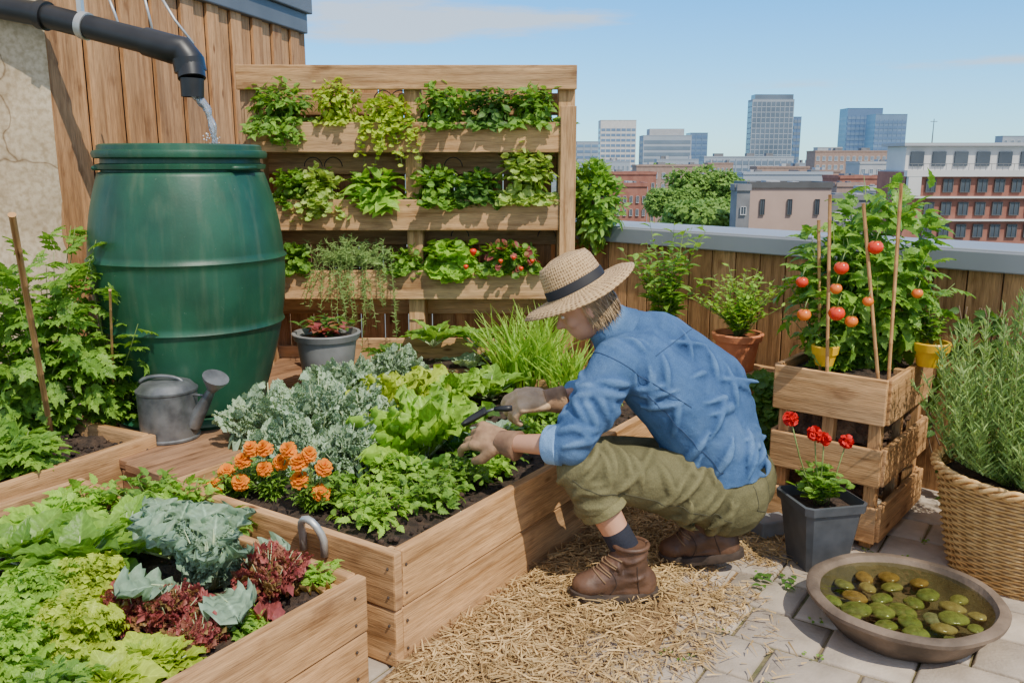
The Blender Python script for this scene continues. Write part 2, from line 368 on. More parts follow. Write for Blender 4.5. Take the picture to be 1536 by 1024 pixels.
# ---------------------------------------------------------------- leaves
def T(nx, ny, w, z):
    V = []; Fc = []; uv = []
    for i in range(nx+1):
        x = i/nx
        for j in range(ny+1):
            s = -1+2*j/ny; V.append((x, s*.5*w(x), z(x, s))); uv.append((x, s))
    for i in range(nx):
        for j in range(ny):
            a = i*(ny+1)+j; Fc.append((a, a+ny+1, a+ny+2, a+1))
    return np.array(V, float), np.array(Fc, int), np.array(uv, float)
def comb(items):
    Vs = []; Fs = []; Us = []; n = 0
    for (V, Fc, uv), ox, oy, ang, sc in items:
        c, s = math.cos(ang), math.sin(ang)
        Vs.append(np.stack([ox+sc*(V[:,0]*c-V[:,1]*s), oy+sc*(V[:,0]*s+V[:,1]*c), V[:,2]*sc-.10*ox*ox], 1)); Fs.append(Fc+n); Us.append(uv); n += len(V)
    return np.concatenate(Vs), np.concatenate(Fs), np.concatenate(Us)
sn = math.sin; pi = math.pi
TP = {}
def alt(x, n): return (-1)**int(round(x*n))
TP['oval'] = T(5, 2, lambda x: .04+sn(pi*x**.8), lambda x, s: -.30*x*x+.10*abs(s)*sn(pi*x))
TP['lance'] = T(4, 2, lambda x: .03+sn(pi*x**.7), lambda x, s: -.22*x*x+.05*abs(s))
TP['serr'] = T(10, 2, lambda x: .05+sn(pi*x**.7)*(.82+.18*alt(x, 10)), lambda x, s: -.35*x*x+.10*abs(s)*sn(pi*x)+.015*sn(25*x))
TP['lett'] = T(14, 8, lambda x: (.16+(x**.8)*1.15*math.sqrt(max(0, 1-x**4)))*(1+.05*sn(40*x)), lambda x, s: -.25*x*x+.12*s*s*(1-x)+.075*abs(s)**1.5*sn(30*x+4*s)+.05*x*sn(11*s+3)+.02*sn(40*x+9*s))
TP['frill'] = T(12, 6, lambda x: (.12+(x**.8)*1.2*math.sqrt(max(0, 1-x**6)))*(1+.24*alt(x, 12)), lambda x, s: -.30*x*x+.15*abs(s)*sn(26*x+6*s)+.09*x*sn(11*s))
TP['cab'] = T(22, 10, lambda x: (.06+(max(0, x)**.9)*1.15*math.sqrt(max(0, 1-x**5)))*(1+.05*sn(31*x)), lambda x, s: -.30*x*x+.14*s*s*x+.13*abs(s)**2*sn(27*x+3*s)*min(1, 2*x)+.014*sn(50*x+20*s)+.06*x*x*sn(13*s)-.12*max(0, x-.8))
TP['chard'] = T(12, 8, lambda x: (.08+1.05*max(0, sn(pi*min(1, x**.85))))*(1+.06*sn(30*x)), lambda x, s: -.42*x*x+.13*abs(s)*sn(pi*x)+.05*s*s*sn(26*x+4*s)+.018*sn(44*x)*sn(12*s))
TP['kale'] = T(20, 10, lambda x: (.06+(max(0, x-.06)**.9)*1.45*math.sqrt(max(0, 1-x**7)))*(1+.16*alt(x, 20)+.08*sn(17*x)), lambda x, s: -.22*x**2+.20*abs(s)**1.2*sn(38*x+7*s)*min(1, x*2.5)+.11*x*x*sn(19*s+12*x)-.14*max(0, x-.75))
TP['blade'] = T(5, 1, lambda x: 1-.85*x**3, lambda x, s: -.45*x**2.5)
TP['needle'] = T(2, 1, lambda x: 1-.7*x, lambda x, s: -.1*x*x)
TP['round'] = T(6, 4, lambda x: (.1+2*math.sqrt(max(0, x*(1-x))))*(.94+.1*alt(x, 6)), lambda x, s: -.12*x*x+.12*s*s)
TP['petal'] = T(3, 2, lambda x: .25+sn(pi*x*.8), lambda x, s: -.4*x*x+.1*sn(6*s))
ls = T(8, 2, lambda x: (.05+.70*sn(pi*x**.75))*(.8+.2*alt(x, 8)), lambda x, s: -.30*x*x+.08*abs(s))
TP['tom'] = comb([(ls, .58, 0, 0, .50)]+[(ls, .12+.24*k, 0, sg*1.05, .46-.03*k) for k in range(3) for sg in (1, -1)]+[(T(3, 1, lambda x: .03, lambda x, s: 0), 0, 0, 0, .65)])
class LV:
    def __init__(s): s.d = {}; s.n = 0
    def add(s, t, pos, d, up, L, W):
        d = Vector(d); d.normalize(); y = Vector(up).cross(d)
        if y.length < 1e-4: y = Vector((1, 0, 0)).cross(d)
        y.normalize(); z = d.cross(y)
        s.d.setdefault(t, []).append((tuple(pos), tuple(d*L), tuple(y*W), tuple(z*L))); s.n += 1
    def build(s, name, m, parent=None):
        Vs = []; Fs = []; Us = []; n = 0
        for t, it in s.d.items():
            V, Fc, uv = TP[t]; A = np.array(it)
            B = np.stack([A[:,1], A[:,2], A[:,3]], 1)
            W = np.einsum('vi,kij->kvj', V, B)+A[:,0][:, None, :]
            k = len(it); Fk = Fc[None]+(np.arange(k)*len(V))[:, None, None]
            Vs.append(W.reshape(-1, 3)); Fs.append(Fk.reshape(-1, 4)+n); Us.append(np.tile(uv, (k, 1))); n += k*len(V)
        V = np.concatenate(Vs); Fa = np.concatenate(Fs); Ua = np.concatenate(Us)
        me = bpy.data.meshes.new(name); me.vertices.add(len(V)); me.vertices.foreach_set('co', V.ravel())
        me.loops.add(Fa.size); me.loops.foreach_set('vertex_index', Fa.ravel().astype(np.int32))
        me.polygons.add(len(Fa)); me.polygons.foreach_set('loop_start', (np.arange(len(Fa))*4).astype(np.int32))
        me.polygons.foreach_set('loop_total', np.full(len(Fa), 4, np.int32)); me.polygons.foreach_set('use_smooth', np.ones(len(Fa), bool))
        me.update(calc_edges=True); ul = me.uv_layers.new(name='UVMap'); ul.data.foreach_set('uv', Ua[Fa.ravel()].ravel())
        me.materials.append(m)
        o = bpy.data.objects.new(name, me); C.objects.link(o); o.parent = parent
        return o
def bush(lv, st, h, r, ns, nl, L, W, t, start=.2, up=(.0, .7), c=(0,0,0), sr=.0025, taper=.35, vmin=.6):
    c = Vector(c)
    for s in range(ns):
        az = rnd()*2*pi; rr = r*math.sqrt(rnd()); hh = h*ru(vmin, 1)*(1-.3*(rr/max(r, 1e-3))**2); wob = Vector((ru(-1, 1), ru(-1, 1), 0))*r*.15
        f = lambda q: c+Vector((math.cos(az)*rr*q**1.2, math.sin(az)*rr*q**1.2, hh*q))+wob*sn(q*5)
        if st is not None: st.tube([f(q/4) for q in range(5)], [sr, sr*.9, sr*.75, sr*.6, sr*.3], 5)
        for k in range(nl):
            q = start+(1-start)*(k+rnd()*.6)/nl; a2 = k*2.4+s; e = ru(*up)
            d = Vector((math.cos(a2), math.sin(a2), e)); sc = ru(.65, 1.1)*(1-taper*q)
            lv.add(t, f(q), d, Vector((ru(-.3, .3), ru(-.3, .3), 1)), L*sc, W*sc)
def trail(lv, st, n, drop, out, nl, L, W, t, c=(0,0,0), wide=.1, up=.03, sr=.0016):
    c = Vector(c)
    for s in range(n):
        az = R(ru(-165, -15)); o = out*ru(.4, 1); dr = drop*ru(.3, 1); c0 = c+Vector((ru(-wide, wide), ru(-.03, .03), 0))
        f = lambda q: c0+Vector((math.cos(az)*o*math.sqrt(q), sn(az)*o*math.sqrt(q), up*sn(min(1, q*2.2)*pi)-dr*q**1.7))
        if st is not None: st.tube([f(q/5) for q in range(6)], sr, 4)
        for k in range(nl):
            q = (k+rnd())/nl; a2 = ru(-pi, 0); d = Vector((math.cos(a2), sn(a2)*1.0, ru(-.5, .5))); sc = ru(.6, 1.1)
            lv.add(t, f(q), d, Vector((0, -.7, .7)), L*sc, W*sc)
def rosette(lv, st, n, L, W, t, el0=80, el1=12, pet=.25, c=(0,0,0), inner=.45, sr=.004, jit=12):
    c = Vector(c)
    for i in range(n):
        k = (i+.5)/n; el = R(el0+(el1-el0)*k+ru(-jit, jit)); az = i*2.39996+ru(-.25, .25); Ls = L*(inner+(1-inner)*k**.7)*ru(.8, 1.15)
        d = Vector((math.cos(az)*math.cos(el), sn(az)*math.cos(el), sn(el))); up = Vector((-math.cos(az)*sn(el), -sn(az)*sn(el), math.cos(el)))
        up = up+Vector((ru(-.4, .4), ru(-.4, .4), ru(-.1, .1))); p1 = c+d*pet*Ls
        if st is not None and pet > .05: st.tube([c, p1, p1+d*Ls*.45-up*Ls*.05], [sr, sr*.8, sr*.3], 5)
        lv.add(t, p1, d, up, Ls*(1-pet*.4), W*Ls/L*ru(.8, 1.15))
def dome(lv, n, rx, ry, rz, L, W, t, c=(0,0,0), lo=.55, seed=0, bottom=-1, gaps=.28):
    c = Vector(c); off = Vector((seed*3.1, seed*1.7, seed)); k = 0; tries = 0
    while k < n and tries < n*6:
        tries += 1
        v = Vector((random.gauss(0, 1), random.gauss(0, 1), random.gauss(0, 1))).normalized()
        if v.z < bottom: continue
        q = ru(lo, 1)**.7*(.80+.38*noise.noise(v*2.3+off))
        if noise.noise(v*3.7+off*1.3) < -gaps: continue
        p = c+Vector((v.x*rx, v.y*ry, v.z*rz))*q
        d = (v+Vector((ru(-1, 1), ru(-1, 1), ru(-.8, .6)))*.9)
        lv.add(t, p, d, v+Vector((0, 0, .6)), L*ru(.6, 1.1), W*ru(.6, 1.1)); k += 1
def curly(lv, st, n, h, wr, e0, e1, sz, ns=26, c=(0,0,0), sr=.0045, lmin=.8):
    """upright leaves built as a midrib edged with tight curls"""
    c = Vector(c)
    for i in range(n):
        k = (i+.5)/n; az = i*2.4+ru(-.2, .2); el = R(e0+(e1-e0)*k+ru(-8, 8)); L_ = h*ru(lmin, 1.1)
        d = Vector((math.cos(az)*math.cos(el), sn(az)*math.cos(el), sn(el))); s_ = Vector((-sn(az), math.cos(az), 0)); up = d.cross(s_)
        st.tube([c, c+d*L_*.5, c+d*L_*.95], [sr, sr*.75, sr*.2], 5)
        for j in range(ns):
            q = .28+.72*j/ns; wdt = wr*sn(pi*min(1, (q-.20)/.88))**.7
            for sg in (-1, 1):
                p = c+d*L_*q+s_*sg*wdt*ru(.2, 1)+Vector((0, 0, -.03*q*q))+up*ru(-.012, .012)
                lv.add('frill', p, s_*sg+d*ru(.1, .9)+up*ru(-.7, .7), up+s_*ru(-.8, .8), sz*ru(.7, 1.2), sz*1.1*ru(.7, 1.2))
def plant(name, label, loc, mat, recipe, group=None, cat='plant', stem=m_stem, rz=None, fname='foliage'):
    o = thing(name, label, cat, loc, rnd()*6.28 if rz is None else rz, group)
    lv = LV(); st = MB(); recipe(lv, st)
    lv.build(fname, mat, o)
    if st.v: st.build('stem', stem, o, smooth=180)
    return o
# ================================================================ WORLD
SD = Vector((.42, -.62, 1.02)).normalized()
elev = math.asin(SD.z); rot = math.atan2(SD.x, SD.y)
w = bpy.data.worlds.new("World"); bpy.context.scene.world = w; w.use_nodes = True; nt = w.node_tree
bg = nt.nodes['Background']; sky = nt.nodes.new('ShaderNodeTexSky'); sky.sky_type = 'NISHITA'; sky.sun_disc = False
sky.sun_elevation = elev; sky.sun_rotation = rot; sky.altitude = 50; sky.air_density = 1.0; sky.dust_density = .2; sky.ozone_density = 3.0
tc = nt.nodes.new('ShaderNodeTexCoord')
gain = nt.nodes.new('ShaderNodeMixRGB'); gain.blend_type = 'MULTIPLY'; gain.inputs[0].default_value = 1; gain.inputs[2].default_value = (1.06, 1.78, 2.45, 1); nt.links.new(sky.outputs[0], gain.inputs[1])
hs = nt.nodes.new('ShaderNodeHueSaturation'); hs.inputs['Saturation'].default_value = 1.15; nt.links.new(gain.outputs[0], hs.inputs['Color'])
nz = nt.nodes.new('ShaderNodeTexNoise'); nz.inputs['Scale'].default_value = 1.0; nz.inputs['Detail'].default_value = 10; nz.inputs['Roughness'].default_value = .62
mp = nt.nodes.new('ShaderNodeMapping'); mp.inputs['Scale'].default_value = (9, 9, 60); nt.links.new(tc.outputs['Generated'], mp.inputs[0]); nt.links.new(mp.outputs[0], nz.inputs['Vector'])
acc = None
for (px, py, ax, az_, amp) in ((600, 34, .20, .034, 1.0), (760, 30, .18, .020, .9), (1500, 92, .16, .010, .45), (1230, 128, .12, .008, .35)):
    dv = (P(px, py, y=10)-Vector((0, 0, H))).normalized()
    m_ = nt.nodes.new('ShaderNodeMapping'); m_.vector_type = 'POINT'; sc_ = (1/ax, 1/.5, 1/az_); m_.inputs['Scale'].default_value = sc_; m_.inputs['Location'].default_value = tuple(-dv[i]*sc_[i] for i in range(3))
    nt.links.new(tc.outputs['Generated'], m_.inputs[0]); vm = nt.nodes.new('ShaderNodeVectorMath'); vm.operation = 'LENGTH'; nt.links.new(m_.outputs[0], vm.inputs[0])
    f = mth(nt, 'MULTIPLY', mth(nt, 'MAXIMUM', mth(nt, 'SUBTRACT', 1, vm.outputs['Value']), 0), amp)
    acc = f if acc is None else mth(nt, 'MAXIMUM', acc, f)
cl = mth(nt, 'MULTIPLY', mth(nt, 'MAXIMUM', mth(nt, 'SUBTRACT', mth(nt, 'ADD', mth(nt, 'MULTIPLY', acc, .7), nz.outputs['Fac']), .62), 0), 2.8)
cl = mth(nt, 'MINIMUM', mth(nt, 'MULTIPLY', cl, mth(nt, 'MINIMUM', mth(nt, 'MULTIPLY', acc, 3), 1)), .8)
mx = nt.nodes.new('ShaderNodeMixRGB'); nt.links.new(cl, mx.inputs[0]); nt.links.new(hs.outputs[0], mx.inputs[1]); mx.inputs[2].default_value = (6.8, 7.6, 8.2, 1)
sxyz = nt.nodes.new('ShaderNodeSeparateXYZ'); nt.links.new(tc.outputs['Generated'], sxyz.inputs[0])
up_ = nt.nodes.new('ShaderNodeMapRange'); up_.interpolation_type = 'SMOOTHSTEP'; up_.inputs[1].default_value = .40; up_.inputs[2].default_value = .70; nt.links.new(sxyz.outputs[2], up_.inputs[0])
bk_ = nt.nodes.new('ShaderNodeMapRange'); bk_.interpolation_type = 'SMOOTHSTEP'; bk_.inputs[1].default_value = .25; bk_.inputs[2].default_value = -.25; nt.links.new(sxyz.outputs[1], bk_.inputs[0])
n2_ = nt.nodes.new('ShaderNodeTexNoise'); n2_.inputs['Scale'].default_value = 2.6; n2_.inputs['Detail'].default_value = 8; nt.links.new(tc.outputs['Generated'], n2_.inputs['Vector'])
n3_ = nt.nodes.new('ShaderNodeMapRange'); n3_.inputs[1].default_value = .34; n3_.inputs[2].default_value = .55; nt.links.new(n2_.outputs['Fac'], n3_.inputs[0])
m3 = mth(nt, 'MULTIPLY', mth(nt, 'MULTIPLY', mth(nt, 'MAXIMUM', up_.outputs[0], bk_.outputs[0]), n3_.outputs[0]), .92)  # unseen cloud cover overhead and behind the camera, added as neutral fill light
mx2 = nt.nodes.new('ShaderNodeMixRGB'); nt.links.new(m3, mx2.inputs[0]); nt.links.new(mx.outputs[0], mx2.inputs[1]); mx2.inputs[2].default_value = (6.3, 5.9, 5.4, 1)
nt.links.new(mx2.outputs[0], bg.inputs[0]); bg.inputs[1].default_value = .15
sl = bpy.data.lights.new('sun', 'SUN'); sl.energy = 5.0; sl.angle = R(.5); sl.color = (1, .935, .80)
so = bpy.data.objects.new('sun', sl); C.objects.link(so); so.rotation_euler = (-SD).to_track_quat('-Z', 'Y').to_euler()
# ================================================================ TERRACE
AZ = R(33.5); U = Vector((sn(AZ), math.cos(AZ), 0)); V_ = Vector((-math.cos(AZ), sn(AZ), 0)); X_ = -V_
Fc0 = Vector((-.338, 2.295, 0))
mb = MB(); mb.v = [(-5, -3, -.012), (6, -3, -.012), (6, -0.5, -.012), (.25, 5.45, -.012), (-5, 8.5, -.012)]; mb.face((0, 1, 2, 3, 4), [(0,0)]*5)
fl = mb.build('terrace_floor', m_joint); struct(fl)
mb = MB(); y = -1.2; row = 0
while y < 3.2:
    hgt = .215; x = -1.2+(row % 2)*.13
    while x < 3.3:
        wd = .26; c = Fc0+X_*(x+wd/2)+U*(y+hgt/2)
        if not ((c.x-.53)+(c.y-5.09) > -.12):
            zz_ = ru(-.004, .004); a, b = wd/2-.0045, hgt/2-.0045; e = .009; s0 = len(mb.v); jt = [ru(-.0035, .0035) for _ in range(8)]
            for (ax, ay, az) in ((-a,-b,-.04),(a,-b,-.04),(a,b,-.04),(-a,b,-.04),(-a,-b,-.008),(a,-b,-.008),(a,b,-.008),(-a,b,-.008),(-a+e,-b+e,0),(a-e,-b+e,0),(a-e,b-e,0),(-a+e,b-e,0)):
                q = c+X_*(ax+jt[len(mb.v) % 4])+U*(ay+jt[4+len(mb.v) % 4]); mb.v.append((q.x, q.y, az+zz_))
            for l in (0, 4):
                for k in range(4): mb.face((s0+l+k, s0+l+(k+1) % 4, s0+l+4+(k+1) % 4, s0+l+4+k))
            mb.face((s0+8, s0+9, s0+10, s0+11))
        x += wd
    y += hgt; row += 1
struct(mb.build('stone_paving', m_paver, smooth=50))
PA = Vector((2.09, 3.53, 0)); PD = Vector((-1, 1, 0)).normalized(); PN = Vector((1, 1, 0)).normalized()
par = thing('parapet_wall', 'timber clad parapet wall with grey metal coping along the roof edge', 'wall', PA)
a, b = -1.6, 3.6; pz = .055
mb = MB(); k = a
while k < b:
    p = PD*(k+.068); mb.bar(p+Vector((0,0,.0)), p+Vector((0,0,1.0+pz)), .133, .02, PD); k += .139
mb.build('cladding', W_par, par, bevel=.003)
mb = MB(); mb.bar(PD*a+PN*.17+Vector((0,0,.5+pz/2)), PD*b+PN*.17+Vector((0,0,.5+pz/2)), .98+pz, .30)
mb.bar(PD*a+PN*.17+Vector((0,0,-7.6)), PD*b+PN*.17+Vector((0,0,-7.6)), 15.1, .30); mb.build('masonry_core', m_stucco, par)
mb = MB(); mb.bar(PD*a+PN*.16+Vector((0,0,1.03+pz)), PD*b+PN*.16+Vector((0,0,1.03+pz)), .03, .40); mb.bar(PD*a-PN*.045+Vector((0,0,.995+pz)), PD*b-PN*.045+Vector((0,0,.995+pz)), .085, .012)
for q in (-.6, .9, 2.4): mb.bar(PD*q+PN*.16+Vector((0,0,1.048+pz)), PD*(q+.05)+PN*.16+Vector((0,0,1.048+pz)), .012, .405)
mb.build('coping', m_cap, par, bevel=.006)
A0 = Vector((-2.13, 4.15, 0)); B0 = Vector((-1.545, 6.78, 0)); fd = (B0-A0).normalized(); fn_ = Vector((fd.y, -fd.x, 0))
mb = MB(); nxx = 30; nzz = 50
for j in range(nzz+1):
    for i in range(nxx+1):
        x = -3.6+1.47*i/nxx; z = -.05+3.5*j/nzz; mb.v.append((x, 4.15+.02*noise.noise(Vector((x*3, z*3, 0)))+.006*noise.noise(Vector((x*14, z*14, 3))), z))
for j in range(nzz):
    for i in range(nxx):
        q = j*(nxx+1)+i; mb.face((q, q+1, q+nxx+2, q+nxx+1))
mb.box((-2.88, 4.38, 1.65), (1.49, .38, 3.55))
wl = mb.build('stucco_wall', m_stucco, smooth=40); tag(wl, 'weathered beige stucco wall at the far left holding the drainpipe', 'wall')
fe = thing('timber_fence', 'tall vertical board fence with dark grey flashing behind the green barrel', 'fence', A0)
mb = MB(); Lf = (B0-A0).length; k = 0; i = 0
while k < Lf:
    off = .0 if i % 2 else .02
    p = fd*(k+.068)-fn_*(.03-off); mb.bar(p, p+Vector((0,0,2.42)), .13, .022, fd); k += .137; i += 1
mb.build('boards', W_fence, fe, bevel=.003)
mb = MB(); mb.bar(-fn_*.10+Vector((0,0,2.46)), fd*Lf-fn_*.10+Vector((0,0,2.46)), .14, .26); mb.bar(-fn_*.10+Vector((0,0,2.60)), fd*(Lf+.03)-fn_*.10+Vector((0,0,2.60)), .14, .32)
mb.build('flashing', m_flash, fe, bevel=.008)
mb = MB(); mb.bar(-fn_*.12+Vector((0,0,1.2)), fd*Lf-fn_*.12+Vector((0,0,1.2)), 2.38, .12); mb.build('backing_wall', m_flash, fe)
for (p0, p1, p2) in (((160, -10), (172, 20), (182, 52)), ((215, -10), (222, 18), (232, 60)), ((238, -10), (262, 30), (290, 66))):
    mb = MB(); a_, b_, c_ = [P(*q, y=4.1) for q in (p0, p1, p2)]; mb.tube([a_, b_, c_], .006, 6)
    o = mb.build('hanging_cable', m_clampm, smooth=180); tag(o, {160: 'thin pale cable leftmost above the drainpipe', 215: 'thin pale cable second from left above the drainpipe', 238: 'thin pale cable rightmost above the pipe elbow'}[p0[0]], 'cable', 'cables above the drainpipe')
# ---------------------------------------------------------------- raised beds
def bed(label, origin, az, Wd, L, Hb, nb=2, wm=W_bed, soil_label=''):
    o = thing('raised_bed', label, 'planter', origin, -az)
    th = .035; bh = (Hb-.004*(nb-1))/nb
    for k in range(nb):
        z = bh/2+k*(bh+.004); j_ = .003 if k else 0
        for (p0, p1) in (((-th/2+j_, .036, z), (-th/2+j_, L, z)), ((-Wd+th/2, .036, z), (-Wd+th/2, L, z))):
            mb = MB(); mb.bar(p0, p1, bh, th); mb.build('side_board', wm, o, bevel=.006)
        for (p0, p1) in (((-Wd, .018-j_, z), (.002+j_, .018-j_, z)), ((-Wd+th+.002, L-.018, z), (-th-.002, L-.018, z))):
            mb = MB(); mb.bar(p0, p1, bh, th); mb.build('end_board', wm, o, bevel=.006)
    for (x, yy) in ((-th-.03, th+.03), (-Wd+th+.03, th+.03), (-th-.03, L-th-.03), (-Wd+th+.03, L-th-.03), (-th-.03, L*.5)):
        mb = MB(); mb.bar((x, yy, 0), (x, yy, Hb-.03), .055, .055, (1,0,0)); mb.build('corner_post', wm, o, bevel=.004)
    n0 = MB().ell((0, 0, 0), (.004, .005, .005), None, 8, 4).build('nail_head', m_sole, o, smooth=180); first = True
    for k in range(nb):
        for zo in (.25, .75):
            for (x, yy) in ((.004, .05), (.004, L-.05), (-.02, -.004), (-Wd+.02, -.004)):
                q = n0 if first else n0.copy()
                if not first: C.objects.link(q)
                first = False; q.location = (x, yy, k*bh+bh*zo)
    nx, ny = 50, 70; mb = MB()
    for j in range(ny+1):
        for i in range(nx+1):
            x = -Wd+th+(Wd-2*th)*i/nx; yy = th+(L-2*th)*j/ny
            mb.v.append((x, yy, Hb-.055+.03*noise.noise(Vector((x*7, yy*7, 1)))+.018*noise.noise(Vector((x*30, yy*30, 5)))))
    for j in range(ny):
        for i in range(nx):
            q = j*(nx+1)+i; mb.face((q, q+1, q+nx+2, q+nx+1))
    for _ in range(500):
        r = ru(.003, .014); mb.ell((ru(-Wd+.05, -.05), ru(.05, L-.05), Hb-.05+ru(0, .01)), (r*ru(.8, 1.4), r, r*.8), Matrix.Rotation(rnd()*6, 3, 'Z'), 6, 4)
    s = mb.build('garden_soil', m_soil, smooth=60); s.location = origin; s.rotation_euler = (0, 0, -az); tag(s, soil_label, 'soil', kind='stuff')
    return o
bed('long timber raised bed of kale and lettuce the gardener is tending', Fc0, AZ, 1.05, 2.0, .36, soil_label='dark soil in the long bed under kale and marigolds')
nc = Vector((-.405, 2.225, 0)); LN = 1.45
bed('nearest timber raised bed at the bottom left corner', nc-U*LN, AZ, 1.40, LN, .33, soil_label='dark soil in the nearest bed under cabbage and red lettuce')
AZL = R(28); UL = Vector((sn(AZL), math.cos(AZL), 0)); lc = Vector((-1.45, 3.38, 0)); LL = 1.3
bed('timber raised bed at the left edge below the stucco wall', lc-UL*LL, AZL, .75, LL, .37, soil_label='dark soil in the left bed under the staked raspberry canes')
mb = MB(); h0 = Fc0+V_*.31-U*.012; pts = [h0+V_*(.045*math.cos(t))+Vector((0,0,.34+.065*sn(t)))-U*.02*sn(t) for t in [pi*k/8 for k in range(9)]]
o = mb.tube([pts[0]-Vector((0,0,.05))]+pts+[pts[-1]-Vector((0,0,.05))], .012, 8).build('metal_handle', m_clampm, smooth=180); tag(o, 'curved pale metal handle on the end of the long bed', 'handle')
# ---------------------------------------------------------------- deck
dk = thing('wooden_platform', 'low weathered wood platform under the barrel and watering can', 'platform', (-1.25, 2.9, 0), -AZ)
zt = .32; vv = .015
while vv < 1.16:
    y0 = .10 if vv < .40 else .56
    mb = MB(); mb.bar((-vv-.055, y0+ru(-.01, .01), zt-.0175), (-vv-.055, 1.95, zt-.0175), .035, .108, (0,0,1)); mb.build('plank', W_deck, dk, bevel=.004); vv += .114
for yy, x0, x1 in ((.13, -.40, -.02), (.60, -1.16, -.02), (1.3, -1.16, -.02), (1.9, -1.16, -.02)):
    mb = MB(); mb.bar((x0, yy, .14), (x1, yy, .14), .28, .04); mb.build('bearer', W_deck, dk, bevel=.004)
# ================================================================ BARREL
bc = Vector((-1.465, 3.93, zt+.03))
ba = thing('rain_barrel', 'large dark green plastic rain barrel on the wood platform', 'barrel', bc)
Hb = 1.16
pf = np.polyfit([0, .12, .35, .6, .85, 1.0], [.295, .332, .394, .418, .392, .348], 4)
pts = [(.0, .0), (.265, .0), (.29, .012)]
for k in range(71):
    t = k/70; r = float(np.polyval(pf, t)); z = .02+t*(Hb-.12)
    for zc in (.36, .64): r += .013*math.exp(-((t-zc)*(Hb-.12)/.009)**2)
    pts.append((r, z))
rt = pts[-1][0]
pts += [(rt-.014, Hb-.096), (rt-.016, Hb-.088), (rt+.006, Hb-.084), (rt+.010, Hb-.066), (rt-.014, Hb-.060), (rt-.016, Hb-.035), (rt-.02, Hb-.02), (rt-.03, Hb-.05)]
MB().lathe(pts, 72).build('body', m_barrel, ba, smooth=60)
MB().lathe([(rt-.04, Hb-.040), (rt+.004, Hb-.040), (rt+.014, Hb-.036), (rt+.018, Hb-.020), (rt+.014, Hb-.008), (rt-.004, Hb-.004), (rt-.006, Hb+.014), (rt-.016, Hb+.020), (rt-.040, Hb+.018), (rt-.062, Hb+.010), (rt-.070, Hb-.012), (rt-.072, Hb-.10), (0, Hb-.101)], 72).build('rim', m_barrel, ba, smooth=40)
MB().lathe([(rt-.074, Hb-.050), (0, Hb-.050)], 48).build('water', m_dark, ba)
for sg in (R(205), R(335)):
    c = Vector((math.cos(sg)*(rt-.02), sn(sg)*(rt-.02), Hb-.08)); tg = Vector((-sn(sg), math.cos(sg), 0)); ou = Vector((math.cos(sg), sn(sg), 0))
    MB().tube([c-tg*.07, c-tg*.06+ou*.03, c+tg*.06+ou*.03, c+tg*.07], .010, 8).build('handle', m_barrel, ba, smooth=180)
MB().lathe([(.25, -.03), (.37, -.03), (.375, -.015), (.36, -.004), (.30, .0), (.26, .0)], 64).build('base_ring', m_barrel, ba, smooth=40)
# ================================================================ DRAINPIPE
yp = 3.9
q0 = P(-30, 5, y=4.12); q1 = P(60, 22, y=4.05); q2 = P(255, 72, y=yp); q3 = P(280, 85, y=yp); q4 = P(288, 118, y=yp-.02)
dp = thing('drainpipe', 'black drainpipe spilling water into the green barrel', 'pipe', q1)
def rel(*a): return [p-q1 for p in a]
MB().tube(rel(q0, q1, q1.lerp(q2, .5), q2), .052, 24).build('pipe', m_pipe, dp, smooth=60)
MB().tube(rel(q1, q1.lerp(q2, .06)), .063, 24).build('collar', m_pipe, dp, smooth=60)
MB().tube(rel(q1.lerp(q2, .82), q2.lerp(q3, .2), P(272, 76, y=yp), P(284, 90, y=yp), q4), [.060, .062, .062, .060, .058], 24).build('elbow', m_pipe, dp, smooth=60)
MB().tube(rel(P(282, 88, y=yp), P(286, 108, y=yp)), .067, 24).build('collar', m_pipe, dp, smooth=60)
MB().tube(rel(q4, P(289, 146, y=yp-.02)), [.050, .047], 24, caps=False).build('spout', m_pipe, dp, smooth=60)
a_ = q1.lerp(q2, .33); b_ = q1.lerp(q2, .38)
MB().tube(rel(a_, b_), .059, 24).build('clamp', m_clampm, dp, smooth=60)
MB().bar(a_-q1+Vector((0,0,.05)), a_-q1+Vector((0,.0,.11)), .02, .03, (1,0,0)).build('clamp_bolt', m_clampm, dp)
mb = MB()
s0 = P(288, 138, y=yp); s1 = P(324, 224, y=yp)
for k in range(4):
    o_ = Vector((ru(-.010, .010), ru(-.010, .010), 0)); e_ = Vector((ru(-.018, .018), ru(-.018, .018), 0))
    mb.tube([s0.lerp(s1, q)+o_*(1-q)+e_*q+Vector((.022*sn(pi*q)+.004*sn(17*q+k), .004*sn(13*q+k), .03*sn(pi*q))) for q in [j/16 for j in range(17)]], [(.016-.010*j/16)*(1+.25*sn(j*1.7+k)) for j in range(17)], 9)
st_ = mb.build('water_stream', m_stream, smooth=180); tag(st_, 'clear stream of water falling from the pipe into the barrel', 'water')
mb = MB()
for _ in range(18):
    q = P(318+ru(-14, 14), 214+ru(-14, 6), y=yp); mb.ell(q, (.003*ru(.5, 1.4),)*3, None, 6, 4)
tag(mb.build('water_droplets', m_foam, smooth=180), 'white splashing drops above the barrel rim', 'water', kind='stuff')
